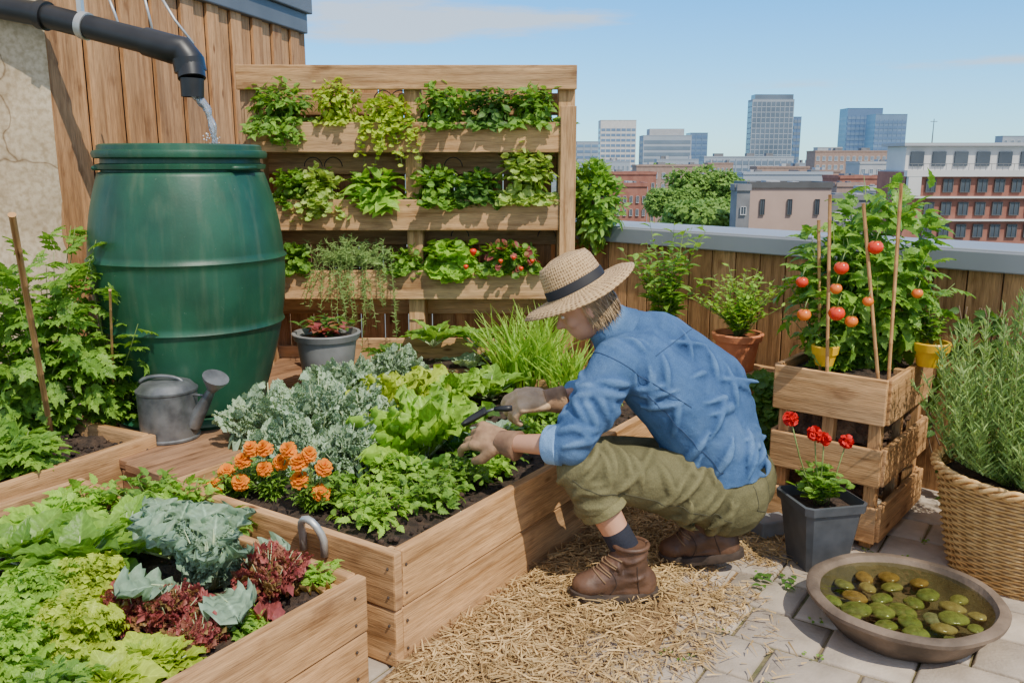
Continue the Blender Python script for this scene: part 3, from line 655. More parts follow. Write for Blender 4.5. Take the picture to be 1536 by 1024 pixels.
# ================================================================ WATERING CAN
wc = P(256, 655, z=zt)
ca = thing('watering_can', 'grey zinc watering can with round rose on the platform', 'watering can', wc, 0)
MB().lathe([(0, .004), (.115, 0), (.122, .004), (.122, .012), (.117, .016), (.120, .20), (.124, .204), (.124, .212), (.117, .216), (.10, .235), (.07, .245), (0, .247)], 48).build('body', m_zinc, ca, smooth=35)
sp0 = Vector((.105, -.02, .06)); sp1 = Vector((.205, -.04, .22))
MB().tube([sp0, sp0.lerp(sp1, .5), sp1], [.034, .026, .017], 16).build('spout', m_zinc, ca, smooth=60)
dr = Vector((.35, -.25, .8)).normalized()
MB().tube([sp1-dr*.01, sp1+dr*.05, sp1+dr*.06], [.017, .052, .054], 20).build('rose', m_zinc, ca, smooth=40)
MB().tube([Vector((-.02-.09*math.cos(t), 0, .235+.030*sn(t))) for t in [pi*k/10 for k in range(11)]], .008, 8).build('handle', m_zinc, ca, smooth=180)
MB().tube([Vector((.10, -.02, .19)), Vector((.18, -.035, .19))], .005, 6).build('brace', m_zinc, ca, smooth=180)
# ================================================================ PALLET GARDEN
py0 = 4.82
def zz(py): return P(600, py, y=py0).z
def xx(px): return P(px, 250, y=py0).x
pg = thing('pallet_planter', 'tall wooden pallet wall planter holding rows of herbs', 'planter', (0, py0, 0))
def pbar(name, x0, x1, z0, z1, dy, th=.025, m=W_pal):
    return MB().bar((x0, dy, (z0+z1)/2), (x1, dy, (z0+z1)/2), abs(z1-z0), th).build(name, m, pg, bevel=.005)
def post(name, x, z0, z1, dy, w_, d, m=W_pal):
    return MB().bar((x, dy, z0), (x, dy, z1), w_, d, (1,0,0)).build(name, m, pg, bevel=.004)
X0, X1 = xx(366), xx(862)
pbar('top_board', X0-.01, X1+.005, zz(135), zz(98), -.01, .03)
for (a, b, x0, x1) in ((229, 184, xx(382), X1), (345, 299, xx(400), X1), (447, 404, xx(420), X1), (548, 505, xx(440), X1)):
    pbar('front_slat', x0, x1, zz(a), zz(b), -.035); pbar('shelf_board', x0+.03, x1-.03, zz(a), zz(a)+.02, .09, .18)
for (a, b) in ((170, 135), (262, 215), (372, 318), (480, 425), (590, 530)):
    pbar('back_slat', X0, X1, zz(a), zz(b), .22)
for x in (X0+.04, xx(620), X1-.045): post('upright', x, .02, zz(100), .10, .09, .17)
post('front_upright', xx(620), zz(480), zz(230), .010, .085, .012); post('front_upright', X1-.04, .05, zz(160), -.058, .085, .014); post('front_upright', X0+.06, zz(700), zz(160), .012, .085, .012)
mb = MB(); k = X0
while k < X1-.12:
    mb.bar((k+.07, .27, .0), (k+.07, .27, zz(112)), .135, .02, (1,0,0)); k += .141
mb.build('back_boards', W_fence, pg, bevel=.002)
mb = MB()
for (a, x0, x1) in ((186, xx(385), X1-.05), (299, xx(402), X1-.05), (404, xx(425), X1-.05)):
    mb.box(((x0+x1)/2, .10, zz(a)-.05), (x1-x0, .14, .07))
mb.build('soil', m_soil, pg)
PG = 'herbs in the pallet planter'
def pp(px, py, label, mat, rec, name='herb_plant'):
    return plant(name, label, P(px, py, y=py0+.03), mat, rec, PG, rz=0)
def R1(L, W, t, n=12, drop=.16, out=.16, wide=.08, h=.12, nb=22, nl=11):
    def f(lv, st):
        trail(lv, st, n, drop, out, nl, L, W, t, wide=wide); bush(lv, st, h, wide*1.5, nb, nl, L, W, t, up=(0, .8), vmin=.6, taper=.15); trail(lv, st, n//2, drop*.25, out*.8, nl, L, W, t, wide=wide)
        dome(lv, int(12*wide*h/(L*W)), wide*1.5, .12, h*.50, L, W, t, (0, -.04, h*.48), .5, rnd()*9, gaps=.15)
    return f
pp(425, 186, 'dark leafy herb trailing at the top left of the pallet', L_mid, R1(.055, .034, 'serr', 22, .16, .18, .12, .24, 34))
pp(508, 184, 'lime green bushy herb in the top pallet row', L_lime, R1(.035, .026, 'oval', 10, .02, .13, .10, .26, 40))
pp(583, 186, 'lime herb cascading over the top slat of the pallet', L_lime, R1(.034, .030, 'round', 34, .24, .19, .10, .16, 24))
pp(668, 186, 'mid green oregano mound in the top pallet row', L_mid, R1(.048, .032, 'oval', 16, .03, .15, .12, .23, 40))
pp(735, 186, 'dark green mint beside the oregano in the top pallet row', L_dark, R1(.052, .034, 'oval', 14, .03, .15, .10, .21, 34))
pp(800, 186, 'broad leaved herb at the top right of the pallet', L_mid, R1(.060, .042, 'serr', 12, .03, .15, .095, .23, 30))
pp(440, 298, 'small green herb at the left of the second pallet row', L_mid, R1(.04, .03, 'round', 12, .05, .13, .07, .18, 22))
pp(483, 300, 'pale lime round leaved herb in the second pallet row', L_var, R1(.040, .038, 'round', 26, .12, .18, .08, .19, 26))
pp(567, 300, 'bright green basil with large drooping leaves in the second pallet row', L_bright, R1(.095, .055, 'oval', 16, .07, .16, .11, .16, 24, 6))
pp(655, 298, 'green ivy like herb left of the centre in the second pallet row', L_mid, R1(.043, .038, 'round', 18, .06, .16, .09, .19, 26))
pp(715, 298, 'dark round leaved herb in the second pallet row', L_dark, R1(.045, .040, 'round', 18, .05, .16, .09, .16, 26))
pp(790, 298, 'variegated pale herb climbing at the right of the second pallet row', L_var, R1(.048, .043, 'round', 18, .03, .16, .11, .33, 40))
pp(447, 402, 'small dark strawberry plant at the left of the third pallet row', L_mid, R1(.042, .038, 'round', 10, .04, .12, .06, .15, 18))
def needle_trail(lv, st):
    for s in range(80):
        az = R(ru(-165, -15)); o = ru(.10, .22); dr = ru(.02, .44) if s > 34 else 0; c0 = Vector((ru(-.17, .17), 0, ru(0, .04))); upz = ru(.03, .14)
        f = lambda q: c0+Vector((math.cos(az)*o*math.sqrt(q), sn(az)*o*math.sqrt(q), upz*(sn(min(1, q*2)*pi) if dr else q*1.1)-dr*q**1.7))
        st.tube([f(q/5) for q in range(6)], .0015, 4)
        for k in range(36):
            q = k/36; lv.add('needle', f(q), Vector((ru(-1, 1), ru(-1, .3), ru(-.4, .9))), (0, -1, .3), .026, .0045)
pp(535, 400, 'trailing rosemary hanging from the third pallet row', L_silver, needle_trail)
pp(612, 402, 'small round leaved herb by the centre post in the third pallet row', L_mid, R1(.040, .036, 'round', 12, .04, .13, .06, .13, 18))
def berry(o, pts):
    for (x, y, z, r) in pts:
        MB().lathe([(0, -r*1.2), (r*.5, -r*.8), (r*.95, 0), (r, r*.4), (r*.6, r*.85), (0, r*.95)], 12, (x, y, z)).build('strawberry', m_tom, o, smooth=180)
o = pp(675, 402, 'strawberry plant left of two in the third pallet row', L_bright, R1(.055, .06, 'round', 20, .05, .16, .12, .17, 26)); berry(o, [(.14, -.20, .11, .02), (.10, -.20, .03, .014)])
o = pp(765, 402, 'strawberry plant with reddish leaves at the right of the third pallet row', L_mid, R1(.045, .04, 'round', 20, .03, .15, .12, .16, 26)); berry(o, [(-.05, -.20, .06, .013), (.02, -.21, .08, .012), (.06, -.20, .02, .013), (.12, -.19, .06, .012)])
lv = LV(); dome(lv, 60, .17, .14, .10, .04, .034, 'round', (0, -.07, .07), .8); lv.build('autumn_leaves', L_red, o)
mb = MB()
for (px, py) in ((575, 150), (600, 150), (470, 250), (500, 250), (680, 250), (690, 355), (820, 355)):
    c = P(px, py, y=py0+.08); mb.tube([c+Vector((.05*math.cos(t), 0, .05*sn(t))) for t in [pi*k/8 for k in range(9)]], .003, 5)
mb.build('wire_hooks', m_pipe, pg, smooth=180).location = (0, -py0, 0)
def shrub(lv, st):
    dome(lv, 1700, .19, .19, .31, .055, .03, 'lance', (0, 0, .0), .3, 3)
    st.tube([(0, 0, -1.15), (0, 0, .1)], .012, 6)
plant('potted_shrub', 'dense green shrub between the pallet and the parapet', P(890, 305, y=5.0), L_mid, shrub, cat='shrub', stem=m_bstem)
# ================================================================ CROPS IN LONG BED
zs = .30
def at(px, py, z=zs): return P(px, py, z=z)
K = 'kale plants in the long bed'
def kale(r, h): return lambda lv, st: (rosette(lv, st, 20, r*1.25, r*.62, 'kale', 80, 15, .35, jit=14), curly(lv, st, 19, h, r*.44, 87, 32, .037))
for (px, py, r, h, lab) in ((432, 705, .13, .21, 'ruffled blue green kale at the front left of the long bed'),
                         (520, 712, .13, .21, 'blue green kale behind the marigolds in the long bed'),
                         (478, 678, .15, .34, 'tall blue green kale in the second row of the long bed'),
                         (408, 665, .14, .26, 'blue green kale at the left edge of the long bed'),
                         (552, 675, .13, .24, 'blue green kale next to the big bright lettuce'),
                         (595, 585, .14, .24, 'dark kale at the back left of the long bed near the grey pot'),
                         (520, 625, .14, .28, 'blue green kale in the middle left of the long bed')):
    plant('kale_plant', lab, at(px, py), L_kale, kale(r, h), K, stem=m_wstem)
def lettuce(L, W, n=30, t='lett', e0=85, e1=15): return lambda lv, st: (rosette(lv, st, n, L, W, t, e0, e1, .15, sr=.005),)
for (px, py, L, mt, lab) in ((640, 692, .33, L_bright, 'large bright green romaine beside the trowel'),
                         (600, 632, .28, L_lime, 'pale lime lettuce left of the big romaine'),
                         (675, 618, .25, L_bright, 'bright lettuce behind the big romaine'),
                         (610, 675, .20, L_lime, 'small lime lettuce touching the big romaine')):
    plant('lettuce', lab, at(px, py), mt, lettuce(L, L*.34, 46, 'lett', 89, 40), 'lettuces in the long bed', stem=m_wstem)
def collard(L, W, n=14, t='cab', e0=75, e1=15, pet=.35, jit=12): return lambda lv, st: rosette(lv, st, n, L, W, t, e0, e1, pet, sr=.005, jit=jit)
for (px, py, L, mt, lab) in ((735, 600, .22, L_mid, 'round leaved collard left of the chives'),
                         (700, 565, .19, L_kale, 'collard at the back of the long bed'),
                         (650, 545, .18, L_dark, 'dark leafy beet at the back of the long bed'),
                         (640, 730, .17, L_dark, 'dark broccoli leaves under the big romaine'),
                         (690, 690, .16, L_dark, 'dark beet leaves left of the near glove'),
                         (745, 665, .15, L_cab, 'dark young cabbage under the gloved hands'),
                         (800, 640, .15, L_dark, 'dark young cabbage right of the gloved hands')):
    plant('leafy_crop', lab, at(px, py), mt, collard(L, L*.62, 20, 'chard'), 'leafy crops in the long bed', stem=m_wstem)
def chives(nn, rad, hh=1):
    def f(lv, st):
        for _ in range(nn):
            a = rnd()*2*pi; r = rad*math.sqrt(rnd()); c = Vector((math.cos(a)*r, sn(a)*r, 0)); d = Vector((ru(-.4, .4), ru(-.4, .4), 1)); az = rnd()*6.28
            lv.add('blade', c, d, Vector((math.cos(az), sn(az), .2)), ru(.22, .36)*hh, ru(.010, .017))
    return f
plant('chives', 'clump of long bright green blades left of the gardener chest', at(790, 575), L_blade, chives(340, .16, 1.15), cat='plant')
plant('chives', 'smaller clump of green blades behind the gardener', at(850, 590), L_blade, chives(120, .09, .8), cat='plant')
def mint(h, r, L, n=30, t='oval', W=.65, nl=9): return lambda lv, st: (bush(lv, st, h, r, n, nl, L, L*W, t, .1, (.0, .7), vmin=.5), dome(lv, int(n*3), r*1.1, r*1.1, h*.6, L, L*W, t, (0, 0, h*.3), .7, rnd()*9, -.2))
for (px, py, h, r, L, mt, lab) in ((560, 790, .17, .13, .038, L_bright, 'bright mint at the front corner of the long bed'),
                         (640, 765, .16, .13, .038, L_mid, 'bright mint by the side board of the long bed'),
                         (690, 735, .14, .11, .034, L_mid, 'low parsley along the side board near the glove'),
                         (595, 740, .18, .12, .038, L_bright, 'mint between the kale and the side board'),
                         (510, 765, .15, .09, .034, L_mid, 'small mint right of the marigolds'),
                         (750, 695, .12, .10, .035, L_mid, 'low herb below the gloved hand'),
                         (735, 715, .09, .08, .035, L_bright, 'small herb against the side board below the glove'),
                         (790, 665, .12, .10, .035, L_bright, 'low bright herb under the rolled sleeve'),
                         (830, 640, .16, .10, .04, L_mid, 'low herb behind the rolled sleeve'),
                         (900, 620, .16, .10, .04, L_bright, 'bright herb behind the gardener knee')):
    plant('mint_plant', lab, at(px, py), mt, mint(h, r, L, 34, 'serr', .75), 'mint and parsley in the long bed')
def marigold(px, py, heads, label):
    base = at(px, py)
    o = plant('marigold', label, base, L_mid, lambda lv, st: bush(lv, st, .16, .085, 44, 11, .045, .018, 'serr', .1), 'marigolds at the front of the long bed', rz=0)
    st = MB()
    for (hx, hy) in heads:
        c = P(hx, hy, y=base.y-.05+ru(-.03, .03))-base; f = LV(); ax = Vector((ru(-.3, .3), ru(-1.0, -.4), .8)).normalized(); d0, s0, n0 = basis(ax, (0, 1, 0)); sz = ru(.95, 1.15)
        for ring, (nn, el, LL_) in enumerate(((18, -5, .028), (17, 18, .025), (15, 38, .021), (11, 58, .017), (8, 78, .012))):
            for k in range(nn):
                a = 2*pi*k/nn+ring*.3+ru(-.1, .1); e = R(el+ru(-10, 10)); d = (s0*math.cos(a)+n0*sn(a))*math.cos(e)+ax*sn(e)
                f.add('petal', c+ax*.003*ring, d, ax, LL_*ru(.9, 1.1)*sz, .0105*sz)
        f.build('flower', m_orange, o); st.tube([Vector((0, 0, .02)), Vector((c.x*.6, c.y*.6, c.z*.6)), c-ax*.006], .0028, 6)
    st.build('flower_stalks', m_stem, o, smooth=180)
marigold(362, 745, [(364, 690), (340, 706), (324, 728), (360, 722), (376, 672)], 'orange marigold leftmost at the front of the long bed')
marigold(410, 750, [(396, 672), (422, 692), (396, 702), (432, 674)], 'orange marigold in the middle at the front of the long bed')
marigold(470, 765, [(464, 680), (486, 700), (449, 718), (482, 738), (448, 692)], 'orange marigold rightmost with a low bloom near the mint')
# ================================================================ NEAR BED
zn = .275
for (px, py, L, W, mt, t, n, lab) in (
    (120, 860, .22, .13, L_mid, 'chard', 26, 'broad green chard behind the frilly lettuce at the left edge'),
    (35, 850, .20, .12, L_mid, 'chard', 22, 'broad green chard cut by the left picture edge'),
    (75, 800, .17, .10, L_bright, 'chard', 20, 'bright chard at the back left corner of the nearest bed'),
    (190, 812, .18, .10, L_bright, 'chard', 22, 'bright young chard left of the blue cabbage')):
    plant('chard_plant', lab, P(px, py, z=zn), mt, collard(L, W, n, t, 82, 20, .25, 16), 'chard in the nearest bed', stem=m_wstem)
plant('cabbage_plant', 'large blue grey cabbage with pale stalks in the nearest bed', P(318, 890, z=zn), L_cab, lambda lv, st: (collard(.235, .145, 18, 'cab', 88, 34, .50, 16)(lv, st), curly(lv, st, 6, .20, .045, 88, 60, .034, 20)), stem=m_wstem)
plant('cabbage_plant', 'second blue grey cabbage just behind the large one', P(258, 838, z=zn), L_cab, collard(.18, .115, 16, 'cab', 86, 34, .45, 16), stem=m_wstem)
def frilly(r): return lambda lv, st: (dome(lv, 420, r, r, r*.85, .045, .045, 'frill', (0, 0, r*.2), .5, rnd()*9, -.1, .35), rosette(lv, st, 30, r*1.1, r*.45, 'frill', 85, 10, .12))
for (px, py, r, mt, lab) in ((60, 925, .125, L_bright, 'lime frilly lettuce nearest the left picture edge'), (140, 905, .12, L_lime, 'lime frilly lettuce right of the chard'), (105, 975, .12, L_lime, 'lime frilly lettuce in front of the other frilly ones'), (20, 1000, .12, L_bright, 'lime frilly lettuce in the bottom left corner')):
    plant('frilly_lettuce', lab, P(px, py, z=zn), mt, frilly(r), 'frilly lettuces in the nearest bed', stem=m_wstem)
for (px, py, L, lab) in ((258, 940, .13, 'dark red lettuce left of the cabbage stalks'), (205, 930, .12, 'small dark red lettuce beside the frilly lettuce'), (405, 895, .155, 'dark red lettuce near the board at the right of the nearest bed'), (300, 965, .08, 'smallest dark red lettuce on bare soil')):
    plant('red_lettuce', lab, P(px, py, z=zn), L_red, lambda lv, st, L=L: (curly(lv, st, 17, L, L*.17, 88, 38, .028, 16, sr=.003), rosette(lv, st, 16, L*.9, L*.42, 'frill', 80, 20, .2)), 'red lettuces in the nearest bed', stem=m_wstem)
for (px, py, L, lab) in ((215, 1000, .11, 'bright green butter lettuce near the bottom edge'), (165, 1035, .11, 'bright green butter lettuce cut by the bottom edge'), (255, 1000, .09, 'small bright butter lettuce under the red lettuce')):
    plant('butter_lettuce', lab, P(px, py, z=zn), L_lime, lettuce(L, L*.78, 34, 'chard', 86, 20), 'butter lettuces in the nearest bed', stem=m_wstem)
for (px, py, h, r, L, mt, lab) in ((485, 880, .08, .05, .035, L_bright, 'tiny seedling at the right end of the nearest bed'), (285, 775, .16, .12, .050, L_bright, 'bright mint at the back of the nearest bed'), (220, 770, .16, .12, .055, L_mid, 'bright mint further left at the back of the nearest bed'), (130, 775, .14, .11, .055, L_bright, 'mint at the far left back of the nearest bed'), (345, 805, .10, .08, .040, L_mid, 'low mint behind the blue cabbage'), (380, 935, .03, .05, .025, L_bright, 'sparse seedlings on bare soil in the nearest bed'), (350, 950, .05, .05, .03, L_mid, 'small weed between the red lettuces'), (80, 1060, .12, .07, .05, L_mid, 'young leaves at the very bottom left')):
    plant('mint_plant', lab, P(px, py, z=zn), mt, mint(h, r, L, 22, 'serr', .7, 7), 'mint in the nearest bed')
# ================================================================ LEFT BED: canes
def cane(h, r, n, L=.14): return lambda lv, st: (bush(lv, st, h, r, n, 15, L, L*.9, 'tom', .10, (-.4, .4), sr=.004, taper=.2, vmin=.55), dome(lv, n*4, r*.95, r*.9, h*.46, L, L*.85, 'tom', (0, 0, h*.46), .6, rnd()*9, gaps=.0))
for (px, py, h, r, n, lab) in ((85, 655, 1.02, .26, 16, 'tall leafy raspberry cane by the leaning bamboo stake'), (170, 640, .82, .28, 14, 'leafy raspberry cane in front of the barrel'), (15, 665, .80, .20, 12, 'leafy raspberry cane cut by the left picture edge'), (30, 715, .20, .14, 8, 'young low cane at the left front of the left bed')):
    plant('raspberry_cane', lab, P(px, py, z=.31), L_mid, cane(h, r, n), 'raspberry canes in the left bed')
def stake(p0, p1, label, r=.009, group=None):
    n = 9; pts = []; rad = []
    for k in range(n):
        for dq, rr in ((-.006, r), (0, r*1.18), (.006, r)):
            pts.append(Vector(p0).lerp(Vector(p1), min(1, max(0, k/(n-1)+dq)))); rad.append(rr)
    o = MB().tube(pts[1:-1], rad[1:-1], 10).build('bamboo_stake', W_bam, smooth=60); tag(o, label, 'stake', group); return o
stake(P(80, 668, z=.28), P(18, 322, y=2.80), 'thick bamboo stake leaning left in the left bed', .011)
stake(P(172, 640, z=.28), P(165, 435, y=3.35), 'thin bamboo stake in front of the barrel', .005)
# ================================================================ POTS
def pot(name, label, loc, r, h, m, rim=.012, group=None):
    o = thing(name, label, 'pot', loc, 0, group)
    MB().lathe([(0, .0), (r*.70, 0), (r*.72, .004), (r*.93, h-.035), (r*.93+rim, h-.034), (r+rim, h-.004), (r+rim-.003, h), (r-.006, h), (r*.93-.01, h-.04), (r*.9-.01, h-.05)], 40).build('body', m, o, smooth=35)
    MB().lathe([(r*.93-.006, h-.03), (r*.5, h-.02), (0, h-.022)], 24).build('soil', m_soil, o, smooth=180); return o
g = P(492, 552, y=4.28); g.z = zt+.001
pot('plant_pot', 'round grey plastic pot on the platform right of the barrel', g, .16, .30, m_greypot)
o = plant('coleus_plant', 'dark red and green leafed plant in the round grey pot', g+Vector((0, 0, .27)), L_dark, lambda lv, st: bush(lv, st, .13, .15, 14, 6, .075, .05, 'oval', .2))
lv = LV(); bush(lv, None, .12, .15, 10, 5, .07, .05, 'oval', .2); lv.build('red_leaves', L_red, o)
for (px, py, L, mt, lab) in ((650, 505, .20, L_mid, 'large veined chard at the foot of the pallet left of centre'), (715, 505, .17, L_mid, 'chard at the foot of the pallet near the chives'), (585, 525, .15, L_dark, 'dark chard at the foot of the pallet left of the others')):
    plant('chard_plant', lab, P(px, py+15, y=4.62), mt, collard(L, L*.6, 14, 'chard', 75, 20, .35), 'chard at the foot of the pallet', stem=m_wstem)
tb = thing('trough_planter', 'low brown wooden trough at the foot of the pallet', 'planter', (-.1, 4.66, 0))
MB().box((0, 0, .18), (1.0, .20, .36)).build('body', W_deck, tb, bevel=.006); MB().box((0, 0, .37), (.94, .15, .02)).build('soil', m_soil, tb)
bn = thing('wooden_step', 'low wooden step under the terracotta pot by the parapet', 'bench', (1.02, 4.18, 0), R(-45))
MB().box((0, 0, .455), (.75, .34, .03)).build('top', W_pal, bn, bevel=.004); MB().box((0, -.14, .215), (.72, .03, .43)).build('front_panel', W_pal, bn, bevel=.004)
for x in (-.35, .35): MB().box((x, .0, .215), (.03, .24, .43)).build('side_panel', W_pal, bn, bevel=.004)
tp = P(1104, 545, y=4.10); tp.z = .472
pot('plant_pot', 'terracotta pot on the wooden step by the parapet', tp, .112, .18, m_terra)
plant('herb_plant', 'light green bushy herb in the terracotta pot', tp+Vector((0, 0, .15)), L_bright, lambda lv, st: bush(lv, st, .38, .22, 50, 14, .055, .024, 'lance', .15, (.2, 1.0)))
tq = Vector((.80, 4.38, .472))
pot('plant_pot', 'dark pot mostly hidden behind the gardener shoulder', tq, .11, .16, m_pipe)
plant('bay_plant', 'tall leafy bay with broad leaves behind the gardener shoulder', tq+Vector((0, 0, .13)), L_mid, lambda lv, st: bush(lv, st, .62, .26, 24, 14, .10, .045, 'oval', .2, (.1, .9)), cat='plant')
def ivy(lv, st):
    for s in range(30):
        x = ru(-.16, .18); L_ = ru(.3, .5)
        for k in range(28):
            q = k/28; lv.add('round', (x+.05*sn(q*7+s), -.03+ru(-.07, .03), .50-L_*q+ru(-.02, .02)), Vector((ru(-1, 1), -.6, ru(-1, .2))), (0, -1, .4), .055*ru(.7, 1.1), .045)
plant('ivy_plant', 'dark ivy spilling between the wooden step and the crate planter', Vector((1.27, 3.84, .0)), L_dark, ivy, rz=R(-30))
def climb(lv, st):
    for s in range(10):
        x0 = ru(-.22, .22); pts = [Vector((x0+.06*sn(k*.9+s), -.02, k*.108)) for k in range(9)]; st.tube(pts, .003, 5)
        for k in range(26):
            q = rnd()*7.9; a = pts[int(q)].lerp(pts[int(q)+1], q % 1); lv.add('oval', a, Vector((ru(-1, 1), -.5, ru(-.8, .5))), (0, -1, .3), .045, .03)
plant('climbing_plant', 'climbing vine against the parapet behind the basket herbs', PA+PD*.06-PN*.08, L_dark, climb, rz=R(-45), stem=m_bstem)
# ================================================================ CRATE PLANTER
cF = Vector((1.38, 3.08, 0)); cL = Vector((1.05, 3.35, 0)); cR = Vector((1.76, 3.42, 0))
da = (cL-cF).normalized(); db = Vector((-da.y, da.x, 0))
if db.dot(cR-cF) < 0: db = -db
la, lb = .43, .60
cr_ = thing('crate_planter', 'stacked slatted wooden crate planter with tomatoes growing on top', 'planter', cF, 0)
Z = Vector((0, 0, 1))
for (z0, z1) in ((.495, .67), (.255, .40), (.03, .17)):
    zc = (z0+z1)/2; hh = z1-z0
    MB().bar(Z*zc, da*la+Z*zc, hh, .022).build('slat', W_crate, cr_, bevel=.004)
    MB().bar(db*.014+Z*zc, db*lb+Z*zc, hh, .022).build('slat', W_crate, cr_, bevel=.004)
    MB().bar(db*lb+da*.014+Z*zc, db*lb+da*la+Z*zc, hh, .022).build('slat', W_crate, cr_, bevel=.004)
    MB().bar(da*la+db*.014+Z*zc, da*la+db*(lb-.014)+Z*zc, hh, .022).build('slat', W_crate, cr_, bevel=.004)
for (i, j) in ((.04, .04), (la-.04, .04), (.04, lb-.04), (la-.04, lb-.04), (.04, lb*.5), (la*.5, .04)):
    q = da*i+db*j; MB().bar(q, q+Z*.655, .045, .045, da).build('corner_post', W_crate, cr_, bevel=.003)
mbx = MB(); cc = da*la/2+db*lb/2
for (z0, z1) in ((.16, .27), (.38, .62)): mbx.box(cc+Z*(z0+z1)/2, (lb*.78, la*.78, z1-z0), Matrix((db, da, Z)).transposed())
organic(mbx, 'burlap_liner', m_burlap, cr_, .012, 4, [(.05, .06)])
MB().box(cc+Z*.62, (lb*.93, la*.92, .03), Matrix((db, da, Z)).transposed()).build('soil', m_soil, cr_)
ctop = cF+da*la/2+db*.25+Z*.635
def tomato_plant(name, label, loc, h, r, n, fruits, L=.12, nd=300, group='tomato plants in the crate planter'):
    o = plant(name, label, loc, L_mid, lambda lv, st: (bush(lv, st, h, r, n, 15, L, L*.95, 'tom', .05, (-.5, .4), sr=.004, vmin=.55, taper=.15), bush(lv, st, h*.6, r*.9, n, 9, L*.8, L*.6, 'serr', .05, (-.3, .4)), dome(lv, nd, r*1.0, r*.9, h*.50, L*.8, L*.55, 'serr', (0, 0, h*.46), .55, rnd()*9, gaps=.1)), group, rz=0)
    for (px, py, dy, rr, mt) in fruits:
        c = P(px, py, y=loc.y+dy)-loc
        t = MB().lathe([(0, -rr*.9), (rr*.5, -rr*.8), (rr*.9, -rr*.4), (rr*1.02, 0), (rr*.88, rr*.5), (rr*.5, rr*.82), (rr*.15, rr*.80), (0, rr*.74)], 20).build('tomato', mt, o, smooth=180); t.location = c
        cx = LV()
        for k in range(6):
            a = k*pi/3; cx.add('needle', (0, 0, rr*.8), (math.cos(a), sn(a), .15), (0, 0, 1), rr*.9, rr*.28)
        cx.build('calyx', L_dark, t)
        MB().tube([(0, 0, rr*.75), (rr*.2, 0, rr*1.6), (rr*.8, rr, rr*2.2)], .002, 5).build('stalk', m_stem, t, smooth=180)
    return o
tl = ctop-db*.02+da*.08-Z*.01
tomato_plant('tomato_plant', 'tomato plant with red fruit at the left of the crate planter', tl, .68, .22, 13,
    [(1262, 402, -.25, .027, m_tom), (1203, 423, -.22, .023, m_tom), (1254, 433, -.28, .022, m_tomo), (1206, 472, -.24, .026, m_tomo), (1255, 470, -.29, .030, m_tom), (1277, 482, -.29, .024, m_tomo)], .11, 200)
tr_ = ctop+db*.13-da*.05-Z*.01
tomato_plant('tomato_plant', 'taller tomato plant at the right of the crate planter', tr_, .84, .26, 18, [(1313, 371, -.33, .028, m_tom), (1302, 452, -.34, .02, m_tomo), (1376, 440, -.32, .020, m_tomo)], .12, 420)
for (px0, py0_, px1, py1_, yy, lab) in ((1243, 545, 1245, 292, 3.22, 'leftmost bamboo stake among the tomatoes'), (1232, 545, 1228, 330, 3.36, 'short bamboo stake behind the leftmost tomato stake'), (1322, 560, 1295, 305, 3.14, 'middle bamboo stake leaning left among the tomatoes'), (1335, 550, 1352, 275, 3.16, 'tall bamboo stake right of the middle among the tomatoes')):
    a_ = P(px0, py0_, y=yy); a_.z = .60; stake(a_, P(px1, py1_, y=yy+.02), lab, .0065, 'bamboo stakes in the crate planter')
ya = P(1394, 548, z=.672)
pot('plant_pot', 'bright yellow pot on the right corner of the crate planter', ya, .066, .095, m_yellow, .006)
plant('herb_plant', 'small green herb in the right yellow pot', ya+Z*.08, L_mid, lambda lv, st: bush(lv, st, .18, .09, 16, 8, .05, .028, 'oval'))
yb = P(1236, 547, z=.672)
pot('plant_pot', 'yellow pot at the left of the crate planter among leaves', yb, .048, .08, m_yellow, .005)
plant('herb_plant', 'small green herb in the left yellow pot', yb+Z*.06, L_mid, lambda lv, st: bush(lv, st, .12, .08, 12, 7, .05, .03, 'oval', up=(-.3, .5)))
gp = Vector((1.13, 2.99, 0)); sq = thing('plant_pot', 'square slate grey plastic pot of red geraniums on the paving', 'pot', gp, R(12))
mb = MB()
def ring(s_, z):
    b = len(mb.v); e = s_*.18
    for (x, y_) in ((-s_+e, -s_), (s_-e, -s_), (s_, -s_+e), (s_, s_-e), (s_-e, s_), (-s_+e, s_), (-s_, s_-e), (-s_, -s_+e)): mb.v.append((x, y_, z))
    return b
rs = [ring(*q) for q in ((.082, 0), (.110, .230), (.120, .232), (.123, .262), (.115, .265), (.110, .235), (.106, .215))]
for a, b in zip(rs, rs[1:]):
    for k in range(8): mb.face((a+k, a+(k+1) % 8, b+(k+1) % 8, b+k))
mb.face([rs[0]+k for k in range(8)][::-1]); mb.build('body', m_greypot2, sq, smooth=30)
mb = MB(); rs2 = ring(.108, .225); mb.face([rs2+k for k in range(8)]); mb.build('soil', m_soil, sq)
ge = plant('geranium', 'red geranium with round leaves in the square grey pot', gp+Z*.22, L_mid, lambda lv, st: bush(lv, st, .19, .11, 28, 7, .05, .05, 'round', .3), rz=0)
for (px, py, rr) in ((1186, 628, .022), (1222, 650, .024), (1236, 658, .020), (1270, 662, .022)):
    c = P(px, py, y=gp.y+ru(-.05, .03))-(gp+Z*.22); f = LV()
    for _ in range(60):
        v = Vector((random.gauss(0, 1), random.gauss(0, 1), random.gauss(0, 1)+.3)).normalized(); f.add('petal', c+v*rr*.5, v+Vector((ru(-.6, .6), ru(-.6, .6), ru(-.6, .6))), v, .017, .016)
    h = f.build('flower', m_red, ge); MB().tube([Vector((ru(-.03, .03), 0, 0)), Vector((c.x*.7, c.y*.7, c.z*.6)), c], .0025, 6).build('stalk', m_stem, ge, smooth=180)
